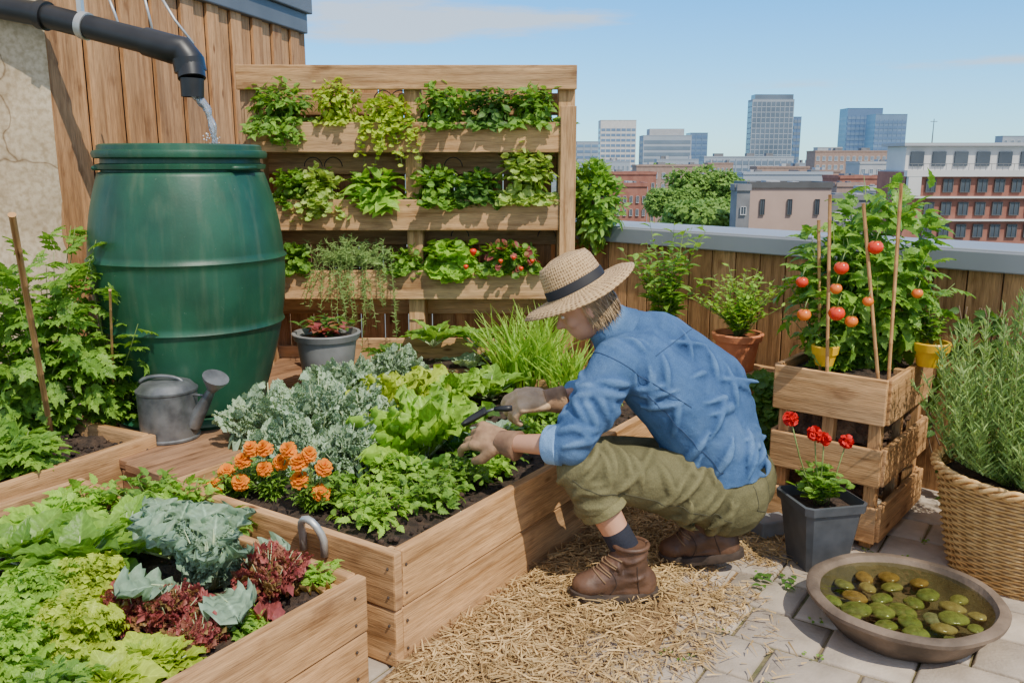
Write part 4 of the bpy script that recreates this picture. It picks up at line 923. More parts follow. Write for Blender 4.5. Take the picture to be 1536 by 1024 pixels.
# ================================================================ BOWL
bo = Vector((1.245, 2.53, 0)); bw = thing('stone_bowl', 'wide shallow stone bowl of water and pebbles on the paving', 'bowl', bo)
Rb = .296
MB().lathe([(0, .0), (.19, 0), (.215, .006), (.255, .055), (.274, .088), (Rb-.012, .092), (Rb, .100), (Rb+.001, .112), (Rb-.010, .120), (Rb-.032, .118), (.256, .104), (.228, .05), (.19, .025), (0, .02)], 72, fn=lambda r, z, t, i: (r*(1+.006*sn(3*t+1)+.004*sn(11*t)), z+(.002*sn(5*t) if z > .08 else 0))).build('body', m_bowl, bw, smooth=50)
wt = MB().lathe([(.254, .101), (.0001, .1011)], 64).build('bowl_water', m_water, smooth=180); wt.location = bo; tag(wt, 'clear shallow water in the stone bowl', 'water')
for ring_r, cnt in ((.0, 1), (.078, 5), (.150, 10), (.208, 12)):
    for k in range(cnt):
        a = 2*pi*k/max(1, cnt)+ring_r*9+ru(-.1, .1); r = ru(.034, .050)*(1 if ring_r < .2 else .8)
        pm = MB().ell((0, 0, 0), (r, r*ru(.7, .88), r*ru(.28, .38)), Matrix.Rotation(rnd()*6, 3, 'Z'), 18, 12); sd_ = rnd()*50
        pm.v = [tuple(Vector(v)*(1+.16*noise.noise(Vector(v)*38+Vector((sd_, 0, 0))))) for v in pm.v]
        o = pm.build('pebble', random.choice(m_pebs), smooth=180)
        rr2 = ring_r+ru(-.01, .01); o.location = bo+Vector((math.cos(a)*rr2, sn(a)*rr2, .036+r*.36+ring_r*.10)); o.rotation_euler = (ru(-.12, .12), ru(-.12, .12), 0); tag(o, 'smooth flat wet pebble lying in the stone bowl', 'pebble', 'pebbles in the stone bowl')
# ================================================================ BASKET
bk = Vector((1.84, 2.90, 0)); ba_ = thing('wicker_basket', 'round woven wicker basket at the right picture edge', 'basket', bk)
rows = 31; prof = []
for k in range(rows):
    for q in (0, .5):
        z = (k+q)*.0122; r = .235+.075*(z/.38)**.8; prof.append((r-(.006 if q == 0 else 0), z))
def wv(r, z, t, i): return (r+(.008*(1 if (i % 2) else .15))*math.cos(26*t+pi*(i//2)), z+.0015*sn(26*t))
MB().lathe(prof, 234, fn=wv).build('weave', m_wick, ba_, smooth=180)
mb = MB()
for s in range(3):
    mb.tube([Vector(((.312+.012*math.cos(t*14+s*2.1))*math.cos(t), (.312+.012*math.cos(t*14+s*2.1))*sn(t), .386+.012*sn(t*14+s*2.1))) for t in [2*pi*k/168 for k in range(169)]], .0085, 6)
mb.build('rim', m_wickr, ba_, smooth=180)
MB().lathe([(.29, .34), (0, .35)], 24).build('soil', m_soil, ba_)
MB().lathe([(0, .004), (.235, .004)], 24).build('base', m_wickr, ba_)
def rosem(lv, st):
    for s in range(210):
        az = rnd()*2*pi; rr = .38*math.sqrt(rnd()); hh = ru(.34, .80)*(1-.40*(rr/.38)**2); b = Vector((math.cos(az), sn(az), 0)); wob = Vector((ru(-.03, .03), ru(-.03, .03), 0))
        f = lambda q: b*(.27*(rr/.38)*min(1, .45+q*2)+max(0, rr-.24)*q**1.4)+Z*hh*q+wob*sn(q*4)
        st.tube([f(q/4) for q in range(5)], .0018, 4)
        for k in range(44):
            q = .03+.97*k/44; a = k*2.4; d = Vector((math.cos(a), sn(a), 1.0)); lv.add('needle', f(q), d, (ru(-1, 1), ru(-1, 1), .3), .038, .0080)
plant('rosemary_plant', 'large bushy rosemary filling the wicker basket', bk+Z*.34, L_silver, rosem)
for (px, py, r_, lab) in ((1155, 800, 20, 'loose grey paving block beside the square pot'), (1120, 792, -30, 'small loose block left of the grey paving block')):
    o = MB().box((0, 0, .035), (.14, .09, .07)).build('loose_block', m_greypot, bevel=.008); o.location = P(px, py, z=0); o.rotation_euler = (0, 0, R(r_)); tag(o, lab, 'block')
lv = LV()
for _ in range(16):
    q = P(1165+ru(-30, 30), 868+ru(-12, 12), z=.012); lv.add('oval', q, (ru(-1, 1), ru(-1, 1), .1), (0, 0, 1), .035, .02)
o = lv.build('leaf_litter', L_dark); tag(o, 'small patch of fallen leaves on the paving by the straw', 'leaves', kind='stuff')
lv = LV()
for _ in range(110):
    x = ru(.6, 2.4); y_ = -1.2+.215*random.randint(1, 17)
    c = Fc0+X_*x+U*y_
    if (c.x-.53)+(c.y-5.09) > -.2: continue
    for k in range(7): lv.add('round', c+Vector((ru(-.025, .025), ru(-.025, .025), 0)), (ru(-1, 1), ru(-1, 1), .5), (0, 0, 1), .011, .009)
tag(lv.build('moss_weeds', L_mid), 'tiny green weeds growing in the paving joints', 'weeds', kind='stuff')
# ================================================================ STRAW
nx, ny = 60, 110; mb = MB()
for j in range(ny+1):
    for i in range(nx+1):
        x = .002+.66*i/nx; y_ = -.35+2.2*j/ny; c = Fc0+X_*x+U*y_
        edge = min(1, (1-i/nx)*4)*min(1, j/6)*min(1, (ny-j)/6)
        z = -.010+(.024+.012*noise.noise(Vector((x*9, y_*9, 0))))*edge*min(1, max(0, .9+noise.noise(Vector((x*3, y_*3, 4)))*1.5-i/nx*.6))
        mb.v.append((c.x, c.y, z))
for j in range(ny):
    for i in range(nx):
        q = j*(nx+1)+i; mb.face((q, q+1, q+nx+2, q+nx+1))
tag(mb.build('straw_underlayer', m_strawbed, smooth=180), 'brown trodden chaff under the loose straw beside the long bed', 'straw', kind='stuff')
lv = LV(); n = 0
while n < 17000:
    x = abs(random.gauss(0, .42)) if rnd() < .5 else ru(.0, .75); y_ = ru(-.55, 1.9); c = Fc0+X_*x+U*y_
    if x > 1.0 or x < .03: continue
    if rnd() > 1.3-x*1.2+noise.noise(Vector((x*4, y_*4, 2)))*1.0: continue
    if (c-Fc0).dot(U) < 0 and c.x < -.33: continue
    a = rnd()*pi*2; d = Vector((math.cos(a), sn(a), ru(-.12, .25))); L_ = ru(.02, .07)
    lv.add('needle', (c.x, c.y, ru(.006, .042) if x < .5 else ru(.003, .014)), d, Vector((ru(-.7, .7), ru(-.7, .7), 1)), L_, ru(.0035, .0075)); n += 1
tag(lv.build('straw_mulch', m_straw), 'loose golden straw scattered on the paving beside the long bed', 'straw', kind='stuff')
# ================================================================ PERSON
OB = Vector((.5, 2.85, 0))
pe = thing('person', 'person in straw hat, denim shirt and olive trousers crouching at the bed', 'person', OB)
def q_(v): return Vector(v)-OB
def pq(px, py, y): return P(px, py, y=y)-OB
Nk = pq(915, 488, 2.96); Lsh = q_((.345, 2.80, .80)); Rsh = q_((.50, 3.10, .83))
Ch = q_((.45, 2.95, .78)); Mi = q_((.615, 2.98, .635)); Wa = q_((.755, 3.0, .44)); Pv = q_((.775, 3.0, .30))
SD_ = Vector((.42, .90, 0)).normalized()
Lel = pq(858, 668, 2.70); Lwr = pq(765, 664, 2.82); Rel = q_((.36, 3.27, .58)); Rwr = pq(822, 600, 3.12)
Lhp = Pv-SD_*.10+Vector((0, 0, .01)); Rhp = Pv+SD_*.10
Lkn = pq(872, 702, 2.74); Lan = q_((.415, 2.72, .12)); Rkn = q_((.36, 3.12, .36)); Ran = q_((.755, 2.97, .16))
ff = Vector((-.88, .05, -.47)).normalized(); sd = ff.cross(Vector((0, 0, 1))).normalized(); hu = sd.cross(ff).normalized()
HO = pq(866, 434, 2.94); Hc = HO-hu*.045
HM = Matrix((ff, sd, hu)).transposed()
mb = MB()
mb.ell(Hc, (.100, .078, .105), HM); mb.ell(Hc+ff*.028-hu*.065, (.068, .058, .062), HM); mb.ell(Hc+ff*.055-hu*.10, (.028, .030, .022), HM)
mb.cap(Hc+ff*.092-hu*.01, Hc+ff*.114-hu*.042, .008, .013); mb.ell(Hc+ff*.098-hu*.045, (.015, .018, .010), HM)
mb.cap(Hc+ff*.086-sd*.022-hu*.071, Hc+ff*.086+sd*.022-hu*.071, .007, .007); mb.cap(Hc+ff*.084-sd*.018-hu*.081, Hc+ff*.084+sd*.018-hu*.081, .007, .007)
for s in (-1, 1):
    mb.ell(Hc+sd*s*.080-hu*.03-ff*.005, (.018, .008, .030), HM); mb.ell(Hc+ff*.06+sd*s*.042-hu*.04, (.028, .022, .025), HM)
    mb.cap(Hc+ff*.090+sd*s*.014+hu*.006, Hc+ff*.080+sd*s*.045+hu*.004, .009, .008)
mb.cap(Hc-hu*.06-ff*.02, Nk-Vector((0,0,.01)), .055, .055); mb.cap(Nk, Ch, .055, .07); mb.cap(Ch, Mi, .08, .08); mb.cap(Mi, Wa, .08, .08); mb.cap(Wa, Pv, .09, .09)
for (s_, e, w_) in ((Lsh, Lel, Lwr), (Rsh, Rel, Rwr)):
    mb.cap(Ch, s_, .065, .045); mb.cap(s_, e, .045, .038); mb.cap(e, w_, .042, .029); mb.cap(w_, w_+(w_-e).normalized()*.03, .026, .024)
for (h_, k_, a_) in ((Lhp, Lkn, Lan), (Rhp, Rkn, Ran)):
    mb.cap(Pv, h_, .08, .075); mb.cap(h_, k_, .07, .050); mb.cap(k_, k_.lerp(a_, .35), .050, .054); mb.cap(k_.lerp(a_, .35), a_, .054, .038)
organic(mb, 'body', m_skin, pe, .0065, 3)
for s in (-1, 1): MB().ell(Hc+ff*.083+sd*s*.031-hu*.012, (.010, .013, .008), HM, 12, 8).build('eye', m_eye, pe, smooth=180)
random.seed(11)
mb = MB()
Bk0 = pq(980, 520, 3.02); Bk1 = pq(1062, 582, 3.04)
for o_ in (-1, 1):
    a = SD_*o_
    mb.cap(Ch+a*.085+Vector((.02, 0, -.005)), Mi+a*.088, .118, .142, n=28); mb.cap(Mi+a*.088, Wa+a*.08, .142, .136, n=28); mb.cap(Wa+a*.075, Wa+a*.08+Vector((.015, 0, -.085)), .136, .149, f1=True, n=28)
mb.cap(Ch, Mi, .128, .145, n=28); mb.cap(Mi, Wa, .145, .142, n=28); mb.cap(Wa, Wa+Vector((-.02, 0, -.09)), .145, .150, f1=True, n=28)
mb.cap(Bk0, Bk1, .128, .140, n=28); mb.cap(Bk0+SD_*.05, Bk1+SD_*.05, .118, .133, n=28); mb.cap(Nk+Vector((.02, .01, -.02)), Bk0, .085, .120, n=28); mb.cap(Bk1, Wa+Vector((.01, 0, .02)), .138, .140, n=28)
mb.cap(Ch-SD_*.06, Lsh, .118, .084); mb.cap(Ch+SD_*.06, Rsh, .115, .082); mb.cap(Bk0, Lsh, .112, .084); mb.cap(Nk+(Ch-Nk)*.25, Ch, .080, .12)
mb.cap(Lsh, Lel, .086, .065, n=24); mb.cap(Lel, Lel.lerp(Lwr, .30), .063, .056, f1=True, n=24)
mb.cap(Rsh, Rel, .078, .062); mb.cap(Rel, Rel.lerp(Rwr, .55), .060, .052, f1=True)
mb.folds(Lsh, Lel, .088, .067, 30, .15, 1.0, .5, 1.6, .017); mb.folds(Lel, Lel.lerp(Lwr, .3), .063, .057, 10, 0, 1, 1.2, 2.0, .012)
mb.folds(Rsh, Rel, .080, .063, 12, .2, 1.0, .5, 1.6, .011)
for o_ in (-1, 1): mb.folds(Mi+SD_*o_*.088, Wa+SD_*o_*.085, .145, .141, 24, .0, 1.3, .8, 1.2, .017); mb.folds(Ch+SD_*o_*.085, Mi+SD_*o_*.088, .125, .144, 14, .2, 1, .9, .9, .014)
mb.folds(Bk0, Bk1, .132, .142, 14, -.2, 1.2, 1.3, .9, .014); mb.folds(Bk1, Wa, .141, .142, 14, 0, 1.2, .9, 1.1, .016)
mb.folds(Wa, Wa+Vector((.01, 0, -.09)), .158, .165, 16, 0, 1, 1.3, .7, .014)
mb.folds(Ch-SD_*.06, Lsh, .118, .09, 10, .3, 1.1, .7, 1.0, .014)
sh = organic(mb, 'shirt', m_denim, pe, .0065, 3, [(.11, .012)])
tm = MB()
for o_ in (-1, 1):
    tm.cap(Wa+SD_*.06*o_+Vector((.0, 0, -.06)), Pv+SD_*.085*o_+Vector((.025, 0, -.005)), .130, .150, n=28)
tm.cap(Lhp+Vector((-.02, 0, .01)), Lkn, .132, .086, n=28); hem = Lkn.lerp(Lan, .40); tm.cap(Lkn, hem, .084, .078, f1=True, n=28)
tm.cap(Rhp, Rkn, .13, .085); tm.cap(Rkn, Rkn.lerp(Ran, .75), .085, .070, f1=True)
tm.folds(Lhp, Lkn, .134, .088, 28, .15, .95, .35, 1.5, .016); tm.folds(Lkn, hem, .086, .080, 14, -.2, 1, .9, 1.7, .013); tm.folds(Pv-SD_*.09, Lhp.lerp(Lkn, .4), .148, .125, 18, 0, 1, .5, 1.2, .014)
tm.folds(Lhp.lerp(Lkn, .75), Lkn, .10, .090, 14, 0, 1.1, .9, 2.2, .014)
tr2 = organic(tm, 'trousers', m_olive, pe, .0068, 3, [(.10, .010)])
def cuffring(c, ax, r, name, m, hgt=.05):
    MB().tube([c-ax*hgt*.5, c-ax*hgt*.45, c+ax*hgt*.40, c+ax*hgt*.5, c+ax*hgt*.45, c-ax*hgt*.3], [r, r+.006, r+.004, r-.001, r-.008, r-.01], 32).build(name, m, pe, smooth=50)
cuffring(Lel.lerp(Lwr, .26), (Lwr-Lel).normalized(), .061, 'cuff', m_denim2, .055)
cuffring(Rel.lerp(Rwr, .5), (Rwr-Rel).normalized(), .056, 'cuff', m_denim2, .05)
cuffring(hem, (Lan-Lkn).normalized(), .078, 'trouser_hem', m_olive, .035)
nb_ = Nk+(Hc-Nk)*.10; ax = (Hc-Nk).normalized(); mb = MB(); mb.tube([nb_-ax*.05, nb_-ax*.015, nb_+ax*.020, nb_+ax*.026, nb_+ax*.016, nb_-ax*.01], [.105, .086, .076, .071, .068, .070], 28, caps=False); mb.build('collar', m_denim, pe, smooth=60)
bpy.context.view_layer.update(); dg = bpy.context.evaluated_depsgraph_get()
bv = BVHTree.FromObject(sh, dg); bt = BVHTree.FromObject(tr2, dg)
def seam(tree, pts, dirs, name, m, r=.0016):
    out = []
    for p, d in zip(pts, dirs):
        d = Vector(d).normalized(); hit = tree.ray_cast(Vector(p)-d*.45, d)
        if hit[0] is not None: out.append(hit[0]-d*.0002)
    if len(out) > 3: MB().tube(out, r, 6).build(name, m, pe, smooth=180)
ta = (Mi-Ch).normalized(); bn_ = ta.cross(SD_).normalized()
if bn_.z < 0: bn_ = -bn_
Ns = 40
seam(bv, [Ch+ta*.03+SD_*(-.16+.32*k/Ns) for k in range(Ns+1)], [-bn_]*(Ns+1), 'yoke_seam', m_thread)
aa, s1, n1 = basis(Lel-Lsh); cS = Lsh.lerp(Lel, .02)
seam(bv, [cS]*41, [-(s1*math.cos(t)+n1*sn(t)) for t in [2*pi*k/40 for k in range(41)]], 'sleeve_seam', m_thread)
seam(bv, [Lsh.lerp(Wa-SD_*.15, k/Ns)+Vector((.06, 0, -.02)) for k in range(8, Ns+1)], [SD_]*(Ns-7), 'side_seam', m_thread)
seam(bt, [Lhp.lerp(Lkn, -.2+1.2*k/Ns) for k in range(Ns+1)], [SD_+Vector((0, 0, .15))]*(Ns+1), 'side_seam', m_olive2)
pc = Pv-SD_*.10+Vector((.03, 0, .02)); pd = (Vector((1, -.6, .1))).normalized(); pu = Vector((0, 0, 1)); ps = pu.cross(pd).normalized()
pk = [(-.05, .05), (.05, .05), (.05, -.05), (0, -.07), (-.05, -.05), (-.05, .05)]; pl = []
for (a, b) in zip(pk, pk[1:]):
    for k in range(8): pl.append(pc+ps*(a[0]+(b[0]-a[0])*k/8)+pu*(a[1]+(b[1]-a[1])*k/8))
seam(bt, pl, [-pd]*len(pl), 'pocket_seam', m_olive2)
hat = bpy.data.objects.new('sun_hat', None); C.objects.link(hat); hat.parent = pe
hat.matrix_local = Matrix.Translation(HO) @ HM.to_4x4()
def hatf(r, z, t, i): return (r*(1+.06*math.cos(2*t)), z+(.012*(r-.1)/.1*math.cos(2*t+.6) if r > .1 else 0)+(-.022*math.exp(-(math.sin(t)*r/.03)**2)*(1 if z > .10 and r < .08 else 0)))
MB().lathe([(.198, -.022), (.199, -.019), (.177, -.006), (.14, .0), (.108, .004), (.101, .010), (.098, .05), (.092, .092), (.082, .114), (.062, .126), (.03, .124), (0.0001, .121)], 64, fn=hatf).build('straw_body', m_hat, hat, smooth=180)
MB().lathe([(.1045, .010), (.1035, .012), (.1010, .040), (.099, .042)], 64, fn=hatf).build('hat_band', m_band, hat, smooth=180)
lv = LV()
for k in range(3200):
    a = R(ru(84, 276)); th = ru(-.055, .02); v = ff*math.cos(a)*.100+sd*sn(a)*.082
    p = Hc+v*(1 if th > -.03 else .96)+hu*th; d = -hu*1.0+v.normalized()*ru(-.05, .25)-ff*ru(.05, .35)+Vector((ru(-.2, .2), ru(-.2, .2), 0)); ln = ru(.035, .065)
    lv.add('blade', p, d, v+Vector((ru(-.05, .05), ru(-.05, .05), 0)), ln, .0024)
lv.build('hair', m_hair, pe)
def boot(c, yaw, pitch=0):
    o = bpy.data.objects.new('boot', None); C.objects.link(o); o.parent = pe; o.location = c; o.rotation_euler = (0, pitch, yaw)
    mb = MB()
    mb.ell((-.115, 0, .056), (.062, .052, .042)); mb.cap((-.10, 0, .060), (-.02, 0, .078), .048, .052); mb.cap((-.06, 0, .045), (.07, 0, .045), .046, .044); mb.cap((-.02, 0, .085), (.055, 0, .075), .051, .048)
    mb.ell((.070, 0, .058), (.046, .044, .050)); mb.cap((.03, 0, .09), (.022, 0, .190), .050, .057, f1=True); mb.cap((-.07, 0, .085), (.0, 0, .145), .036, .044)
    mb.folds((-.07, 0, .08), (.0, 0, .13), .043, .050, 8, 0, 1, .6, 1.6, .007); mb.folds((.03, 0, .08), (.022, 0, .18), .051, .057, 9, 0, 1, .5, 2.2, .007)
    up_ = organic(mb, 'leather_upper', m_boot, o, .0050, 3, [(.03, .003)])
    mb = MB(); out = []
    for k in range(48):
        t = 2*pi*k/48; x = -.028+.152*math.cos(t); w_ = .060 if x < -.05 else (.050+.004*abs(x)); out.append((x, w_*math.copysign(abs(sn(t))**.75, sn(t))))
    for z, s_ in ((0, .97), (.004, 1), (.028, 1.01), (.032, .97)):
        for (x, y_) in out: mb.v.append(((x+.02)*s_-.02, y_*s_, z+(.012*max(0, -x-.09)/.08)))
    for l in range(3):
        for k in range(48): mb.face((l*48+k, l*48+(k+1) % 48, (l+1)*48+(k+1) % 48, (l+1)*48+k))
    mb.face(list(range(48))[::-1]); mb.face([144+k for k in range(48)]); mb.build('sole', m_sole, o, smooth=40)
    bpy.context.view_layer.update()
    bb = BVHTree.FromObject(up_, bpy.context.evaluated_depsgraph_get())
    for k in range(6):
        q = k/5; cx = Vector((-.060+.055*q, 0, .055+.075*q)); nrm = Vector((-.62-.3*q, 0, .78-.3*q)).normalized(); pts_ = []
        for j in range(11):
            an = R(-62+124*j/10); dd_ = (nrm*math.cos(an)+Vector((0, 1, 0))*sn(an)); off = Vector((.012, 0, .012))*abs(sn(an))*(1 if k % 2 else .4)
            h_ = bb.ray_cast(cx+off+dd_*.3, -dd_)
            if h_[0] is not None: pts_.append(h_[0]+dd_*.0015)
        if len(pts_) > 3: MB().tube(pts_, .0030, 6).build('lace', m_lace, o, smooth=180)
    MB().tube([Vector((.022+.057*math.cos(t), .057*sn(t), .192)) for t in [2*pi*k/28 for k in range(29)]], .008, 8).build('collar', m_boot, o, smooth=180)
    for pts_ in ([(-.055+.02*sn(q*pi), z_) for q, z_ in [(k/12, .035+.085*k/12) for k in range(13)]], [(.045-.012*sn(q*pi*.5), z_) for q, z_ in [(k/12, .035+.10*k/12) for k in range(13)]]):
        for sgn in (-1, 1):
            out2 = []
            for (x, z) in pts_:
                h_ = bb.ray_cast(Vector((x, sgn*.3, z)), Vector((0, -sgn, 0)))
                if h_[0] is not None: out2.append(h_[0]+Vector((0, sgn*.0006, 0)))
            if len(out2) > 3: MB().tube(out2, .0018, 6).build('stitching', m_stitch, o, smooth=180)
    return o
boot(q_((.375, 2.70, .012)), R(6))
boot(q_((.72, 2.93, .012)), R(-14), R(-12)).location.z += .03
MB().tube([Lkn.lerp(Lan, .62), Lan], [.049, .050], 20).build('sock', m_sock, pe, smooth=60)
MB().tube([Rkn.lerp(Ran, .6), Ran], [.046, .048], 20).build('sock', m_sock, pe, smooth=60)
def glove(wr, f, n, thumb, curl, sc=1.3, spread=.0, col=m_glove, ccol=m_glove2):
    f = Vector(f).normalized(); n = Vector(n); n = (n-f*n.dot(f)).normalized(); s = f.cross(n)*thumb
    mb = MB(); offs = (.031, .011, -.010, -.029); lens = (.92, 1.0, .94, .76)
    for fi, (o_, l_) in enumerate(zip(offs, lens)):
        kn = wr+f*.082*sc+s*o_*sc; mb.cap(wr+f*.012+s*o_*.6*sc, kn, .018*sc, .0145*sc); p = kn; a = curl[0]+.12*fi; d = f
        for seg, (ln, r0, r1) in enumerate(((.040, .0118, .0108), (.027, .0108, .0102), (.022, .0102, .0092))):
            d = (f*math.cos(a)-n*sn(a))+s*o_*spread; d.normalize(); e = p+d*ln*l_*sc; mb.cap(p, e, r0*sc, r1*sc, n=10); p = e; a += curl[1]
    mb.ell(wr+f*.05*sc, (.045*sc, .036*sc, .020*sc), Matrix((f, s, n)).transposed())
    p = wr+f*.022*sc+s*.028*sc; d = (f*.65+s*.65-n*.45).normalized(); e = p+d*.042*sc; mb.cap(p, e, .018*sc, .0145*sc, n=10); d = (f*.9+s*.15-n*.5).normalized(); mb.cap(e, e+d*.034*sc, .0145*sc, .0115*sc, n=10)
    organic(mb, 'glove', col, pe, .0038, 2)
    MB().tube([wr-f*.060, wr-f*.055, wr-f*.04, wr-f*.02, wr+f*.018], [.049, .053, .049, .046, .038], 24).build('glove_cuff', ccol, pe, smooth=60)
Lw2 = pq(756, 663, 2.85); glove(Lw2, pq(702, 648, 2.93)-Lw2, (-.1, -.75, .65), -1, (.40, .42), 1.3, 7)
Rw2 = pq(822, 600, 3.08); glove(Rw2, pq(762, 602, 3.04)-Rw2, (-.05, -.55, .85), 1, (.70, .72), 1.3, 3, m_glovel, m_glove)
t0 = P(768, 612, y=2.99); t1 = P(742, 613, y=3.00); t2 = P(730, 617, y=3.00); t3 = P(700, 624, y=2.99)
to = thing('trowel', 'small black garden trowel held in the far gloved hand', 'trowel', t2)
MB().tube([t0-t2, t0.lerp(t1, .3)-t2, t1-t2], [.010, .012, .009], 12).build('handle', m_pipe, to, smooth=180)
MB().tube([t1-t2, Vector((0, 0, 0))], .005, 8).build('neck', m_zinc, to, smooth=180)
d = (t3-t2+Vector((-.03, 0, -.045))).normalized(); dd, s1, n1 = basis(d); mb = MB()
for i in range(9):
    x = i/8*.10; w_ = .034*math.sqrt(max(.02, 1-(max(0, i/8-.3)/.7)**2.2))
    for j in range(7):
        s_ = -1+j/3; c = dd*x+s1*w_*s_+n1*(.016*s_*s_-.006); mb.v.append(tuple(c))
for i in range(8):
    for j in range(6): q = i*7+j; mb.face((q, q+7, q+8, q+1))
bl = mb.build('blade', m_pipe, to, smooth=180); so_ = bl.modifiers.new('s', 'SOLIDIFY'); so_.thickness = .002
# ================================================================ CITY
ZG = -16
mb = MB(); mb.v = [(-9000, -9000, ZG), (9000, -9000, ZG), (9000, 12000, ZG), (-9000, 12000, ZG)]; mb.face((0, 1, 2, 3))
struct(mb.build('ground', M('city_ground', (.20, .21, .20), (.11, .15, .10), .02, .95)))
m_brick = M('red_brick', (.36, .15, .105), (.27, .105, .075), 1.2, .9)
m_brick2 = M('brown_brick', (.37, .25, .20), (.30, .20, .16), 1.2, .9)
m_pink = M('pinkish_render', (.50, .35, .285), (.44, .305, .25), .5, .9)
m_white = M('white_render', (.66, .64, .61), (.58, .56, .53), .5, .8)
m_conc = M('pale_concrete', (.44, .45, .46), (.38, .39, .41), .3, .8)
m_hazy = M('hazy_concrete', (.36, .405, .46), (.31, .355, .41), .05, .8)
m_roof = M('flat_roof', (.22, .22, .23), (.16, .16, .165), .8, .9)
m_glass = M('window_glass', (.05, .065, .085), (.09, .11, .13), .3, .15)
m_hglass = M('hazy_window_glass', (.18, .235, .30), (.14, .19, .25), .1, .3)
m_bglass = M('blue_tower_glass', (.18, .28, .41), (.13, .21, .33), .06, .3)
m_bglass2 = M('deep_blue_tower_glass', (.13, .22, .38), (.10, .18, .31), .06, .3)
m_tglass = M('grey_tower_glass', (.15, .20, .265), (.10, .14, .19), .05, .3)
m_frame = M('white_frame', (.7, .7, .7), None, 1, .6)
m_dframe = M('dark_frame', (.10, .10, .10), None, 1, .6)
def building(name, label, px0, px1, pyt, Y, dep, wall, cols, rows, wmat=m_glass, rowz=3.0, ww=.55, wh=.5, top=.8, band=False, rz=0, cat='building', fr_m=None):
    a = P(px0, 245, y=Y).x; b = P(px1, 245, y=Y).x; zt_ = P(768, pyt, y=Y).z; wd = b-a; hh = zt_-ZG
    o = thing(name, label, cat, ((a+b)/2, Y+dep/2, ZG), R(rz))
    MB().box((0, 0, hh/2), (wd, dep, hh)).build('wall', wall, o)
    r = MB().box((0, 0, hh+.02*rowz), (wd*.98, dep*.98, .04*rowz)).build('roof', m_roof, o)
    m2 = MB()
    for (cx, cy, sx_, sy_) in ((0, -dep/2, wd, .3), (0, dep/2, wd, .3), (-wd/2, 0, .3, dep-.6), (wd/2, 0, .3, dep-.6)): m2.box((cx, cy, hh+.25), (sx_+(.1 if sy_ == .3 else 0), sy_, .5))
    m2.build('parapet', wall if not fr_m else fr_m, r)
    if Y < 500:
        for k in range(3): MB().box((wd*ru(-.38, .38), ru(-.2, .2)*dep, hh+Y*.002+.1), (wd*ru(.04, .12), dep*.3, Y*.004+.2)).build('roof_unit', random.choice((m_roof, m_conc)), o)
    if band:
        for k in range(rows):
            z = hh-top-rowz*(k+.5); m2 = MB(); m2.box((0, -dep/2-.05, z), (wd*.96, .2, rowz*wh)); m2.box((-wd/2-.05, 0, z), (.2, dep*.94, rowz*wh)); m2.build('window_band', wmat, o)
        m2 = MB()
        for c in range(1, cols): m2.box((-wd/2+wd*c/cols, -dep/2-.12, hh-top-rowz*rows/2), (wd/cols*.12, .25, rowz*rows))
        if cols > 1: m2.build('mullions', wall, o)
    else:
        cw = wd/cols; first = None; tk = min(.14, cw*ww*.09)
        fm = MB().box((0, 0, 0), (cw*ww, .16, rowz*wh))
        for k in range(rows):
            for c in range(cols):
                x = -wd/2+cw*(c+.5); z = hh-top-rowz*(k+.5)
                if first is None:
                    first = fm.build('window', wmat, o); w_ = first
                    fr = MB()
                    for (cx, cz, sx_, sz) in ((0, rowz*wh/2, cw*ww+tk, tk), (0, -rowz*wh/2, cw*ww+tk*2, tk*1.3), (-cw*ww/2, 0, tk, rowz*wh), (cw*ww/2, 0, tk, rowz*wh), (0, 0, tk*.6, rowz*wh)): fr.box((cx, -.08, cz), (sx_, .12, sz))
                    ff_ = fr.build('frame', fr_m or m_frame, first)
                else:
                    w_ = first.copy(); C.objects.link(w_); f2 = ff_.copy(); C.objects.link(f2); f2.parent = w_
                w_.location = (x, -dep/2-.04, z)
    return o, wd, hh
def roofbox(o, x, y_, z, s, m=m_conc): MB().box((x, y_, z+s[2]/2), s).build('roof_unit', m, o)
building('office_tower', 'white slab tower leftmost on the skyline', 900, 953, 181, 700, 20, m_white, 7, 11, m_bglass, 4.0, wh=.5, top=5, band=True)
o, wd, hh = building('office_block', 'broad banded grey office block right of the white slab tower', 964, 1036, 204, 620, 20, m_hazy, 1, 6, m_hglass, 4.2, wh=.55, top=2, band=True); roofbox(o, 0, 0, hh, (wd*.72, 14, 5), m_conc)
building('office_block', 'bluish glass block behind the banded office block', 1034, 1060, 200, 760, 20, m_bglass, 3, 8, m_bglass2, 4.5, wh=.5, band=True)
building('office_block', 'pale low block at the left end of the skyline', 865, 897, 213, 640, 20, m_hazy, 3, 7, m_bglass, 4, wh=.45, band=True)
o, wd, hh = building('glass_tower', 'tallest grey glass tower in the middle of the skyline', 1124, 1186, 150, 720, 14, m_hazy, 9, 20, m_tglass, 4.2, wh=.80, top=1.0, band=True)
MB().box((wd*.02, 0, hh+2.3), (wd*.92, 12, 4.2)).build('crown', m_tglass, o)
building('glass_tower', 'slim dark tower attached to the right of the tallest tower', 1187, 1198, 176, 740, 12, m_bglass2, 2, 14, m_hglass, 5, wh=.5, band=True)
building('glass_tower', 'left half of the twin blue glass towers', 1266, 1318, 163, 800, 20, m_bglass2, 8, 16, m_bglass, 4.6, wh=.5, top=6, band=True)
building('glass_tower', 'right lower half of the twin blue glass towers', 1308, 1355, 172, 760, 20, m_bglass, 7, 14, m_bglass2, 4.4, wh=.5, top=4, band=True)
building('long_hall', 'long low dark roofed hall below the tallest tower', 1056, 1190, 236, 420, 12, m_hazy, 14, 2, m_hglass, 3.4, band=True)
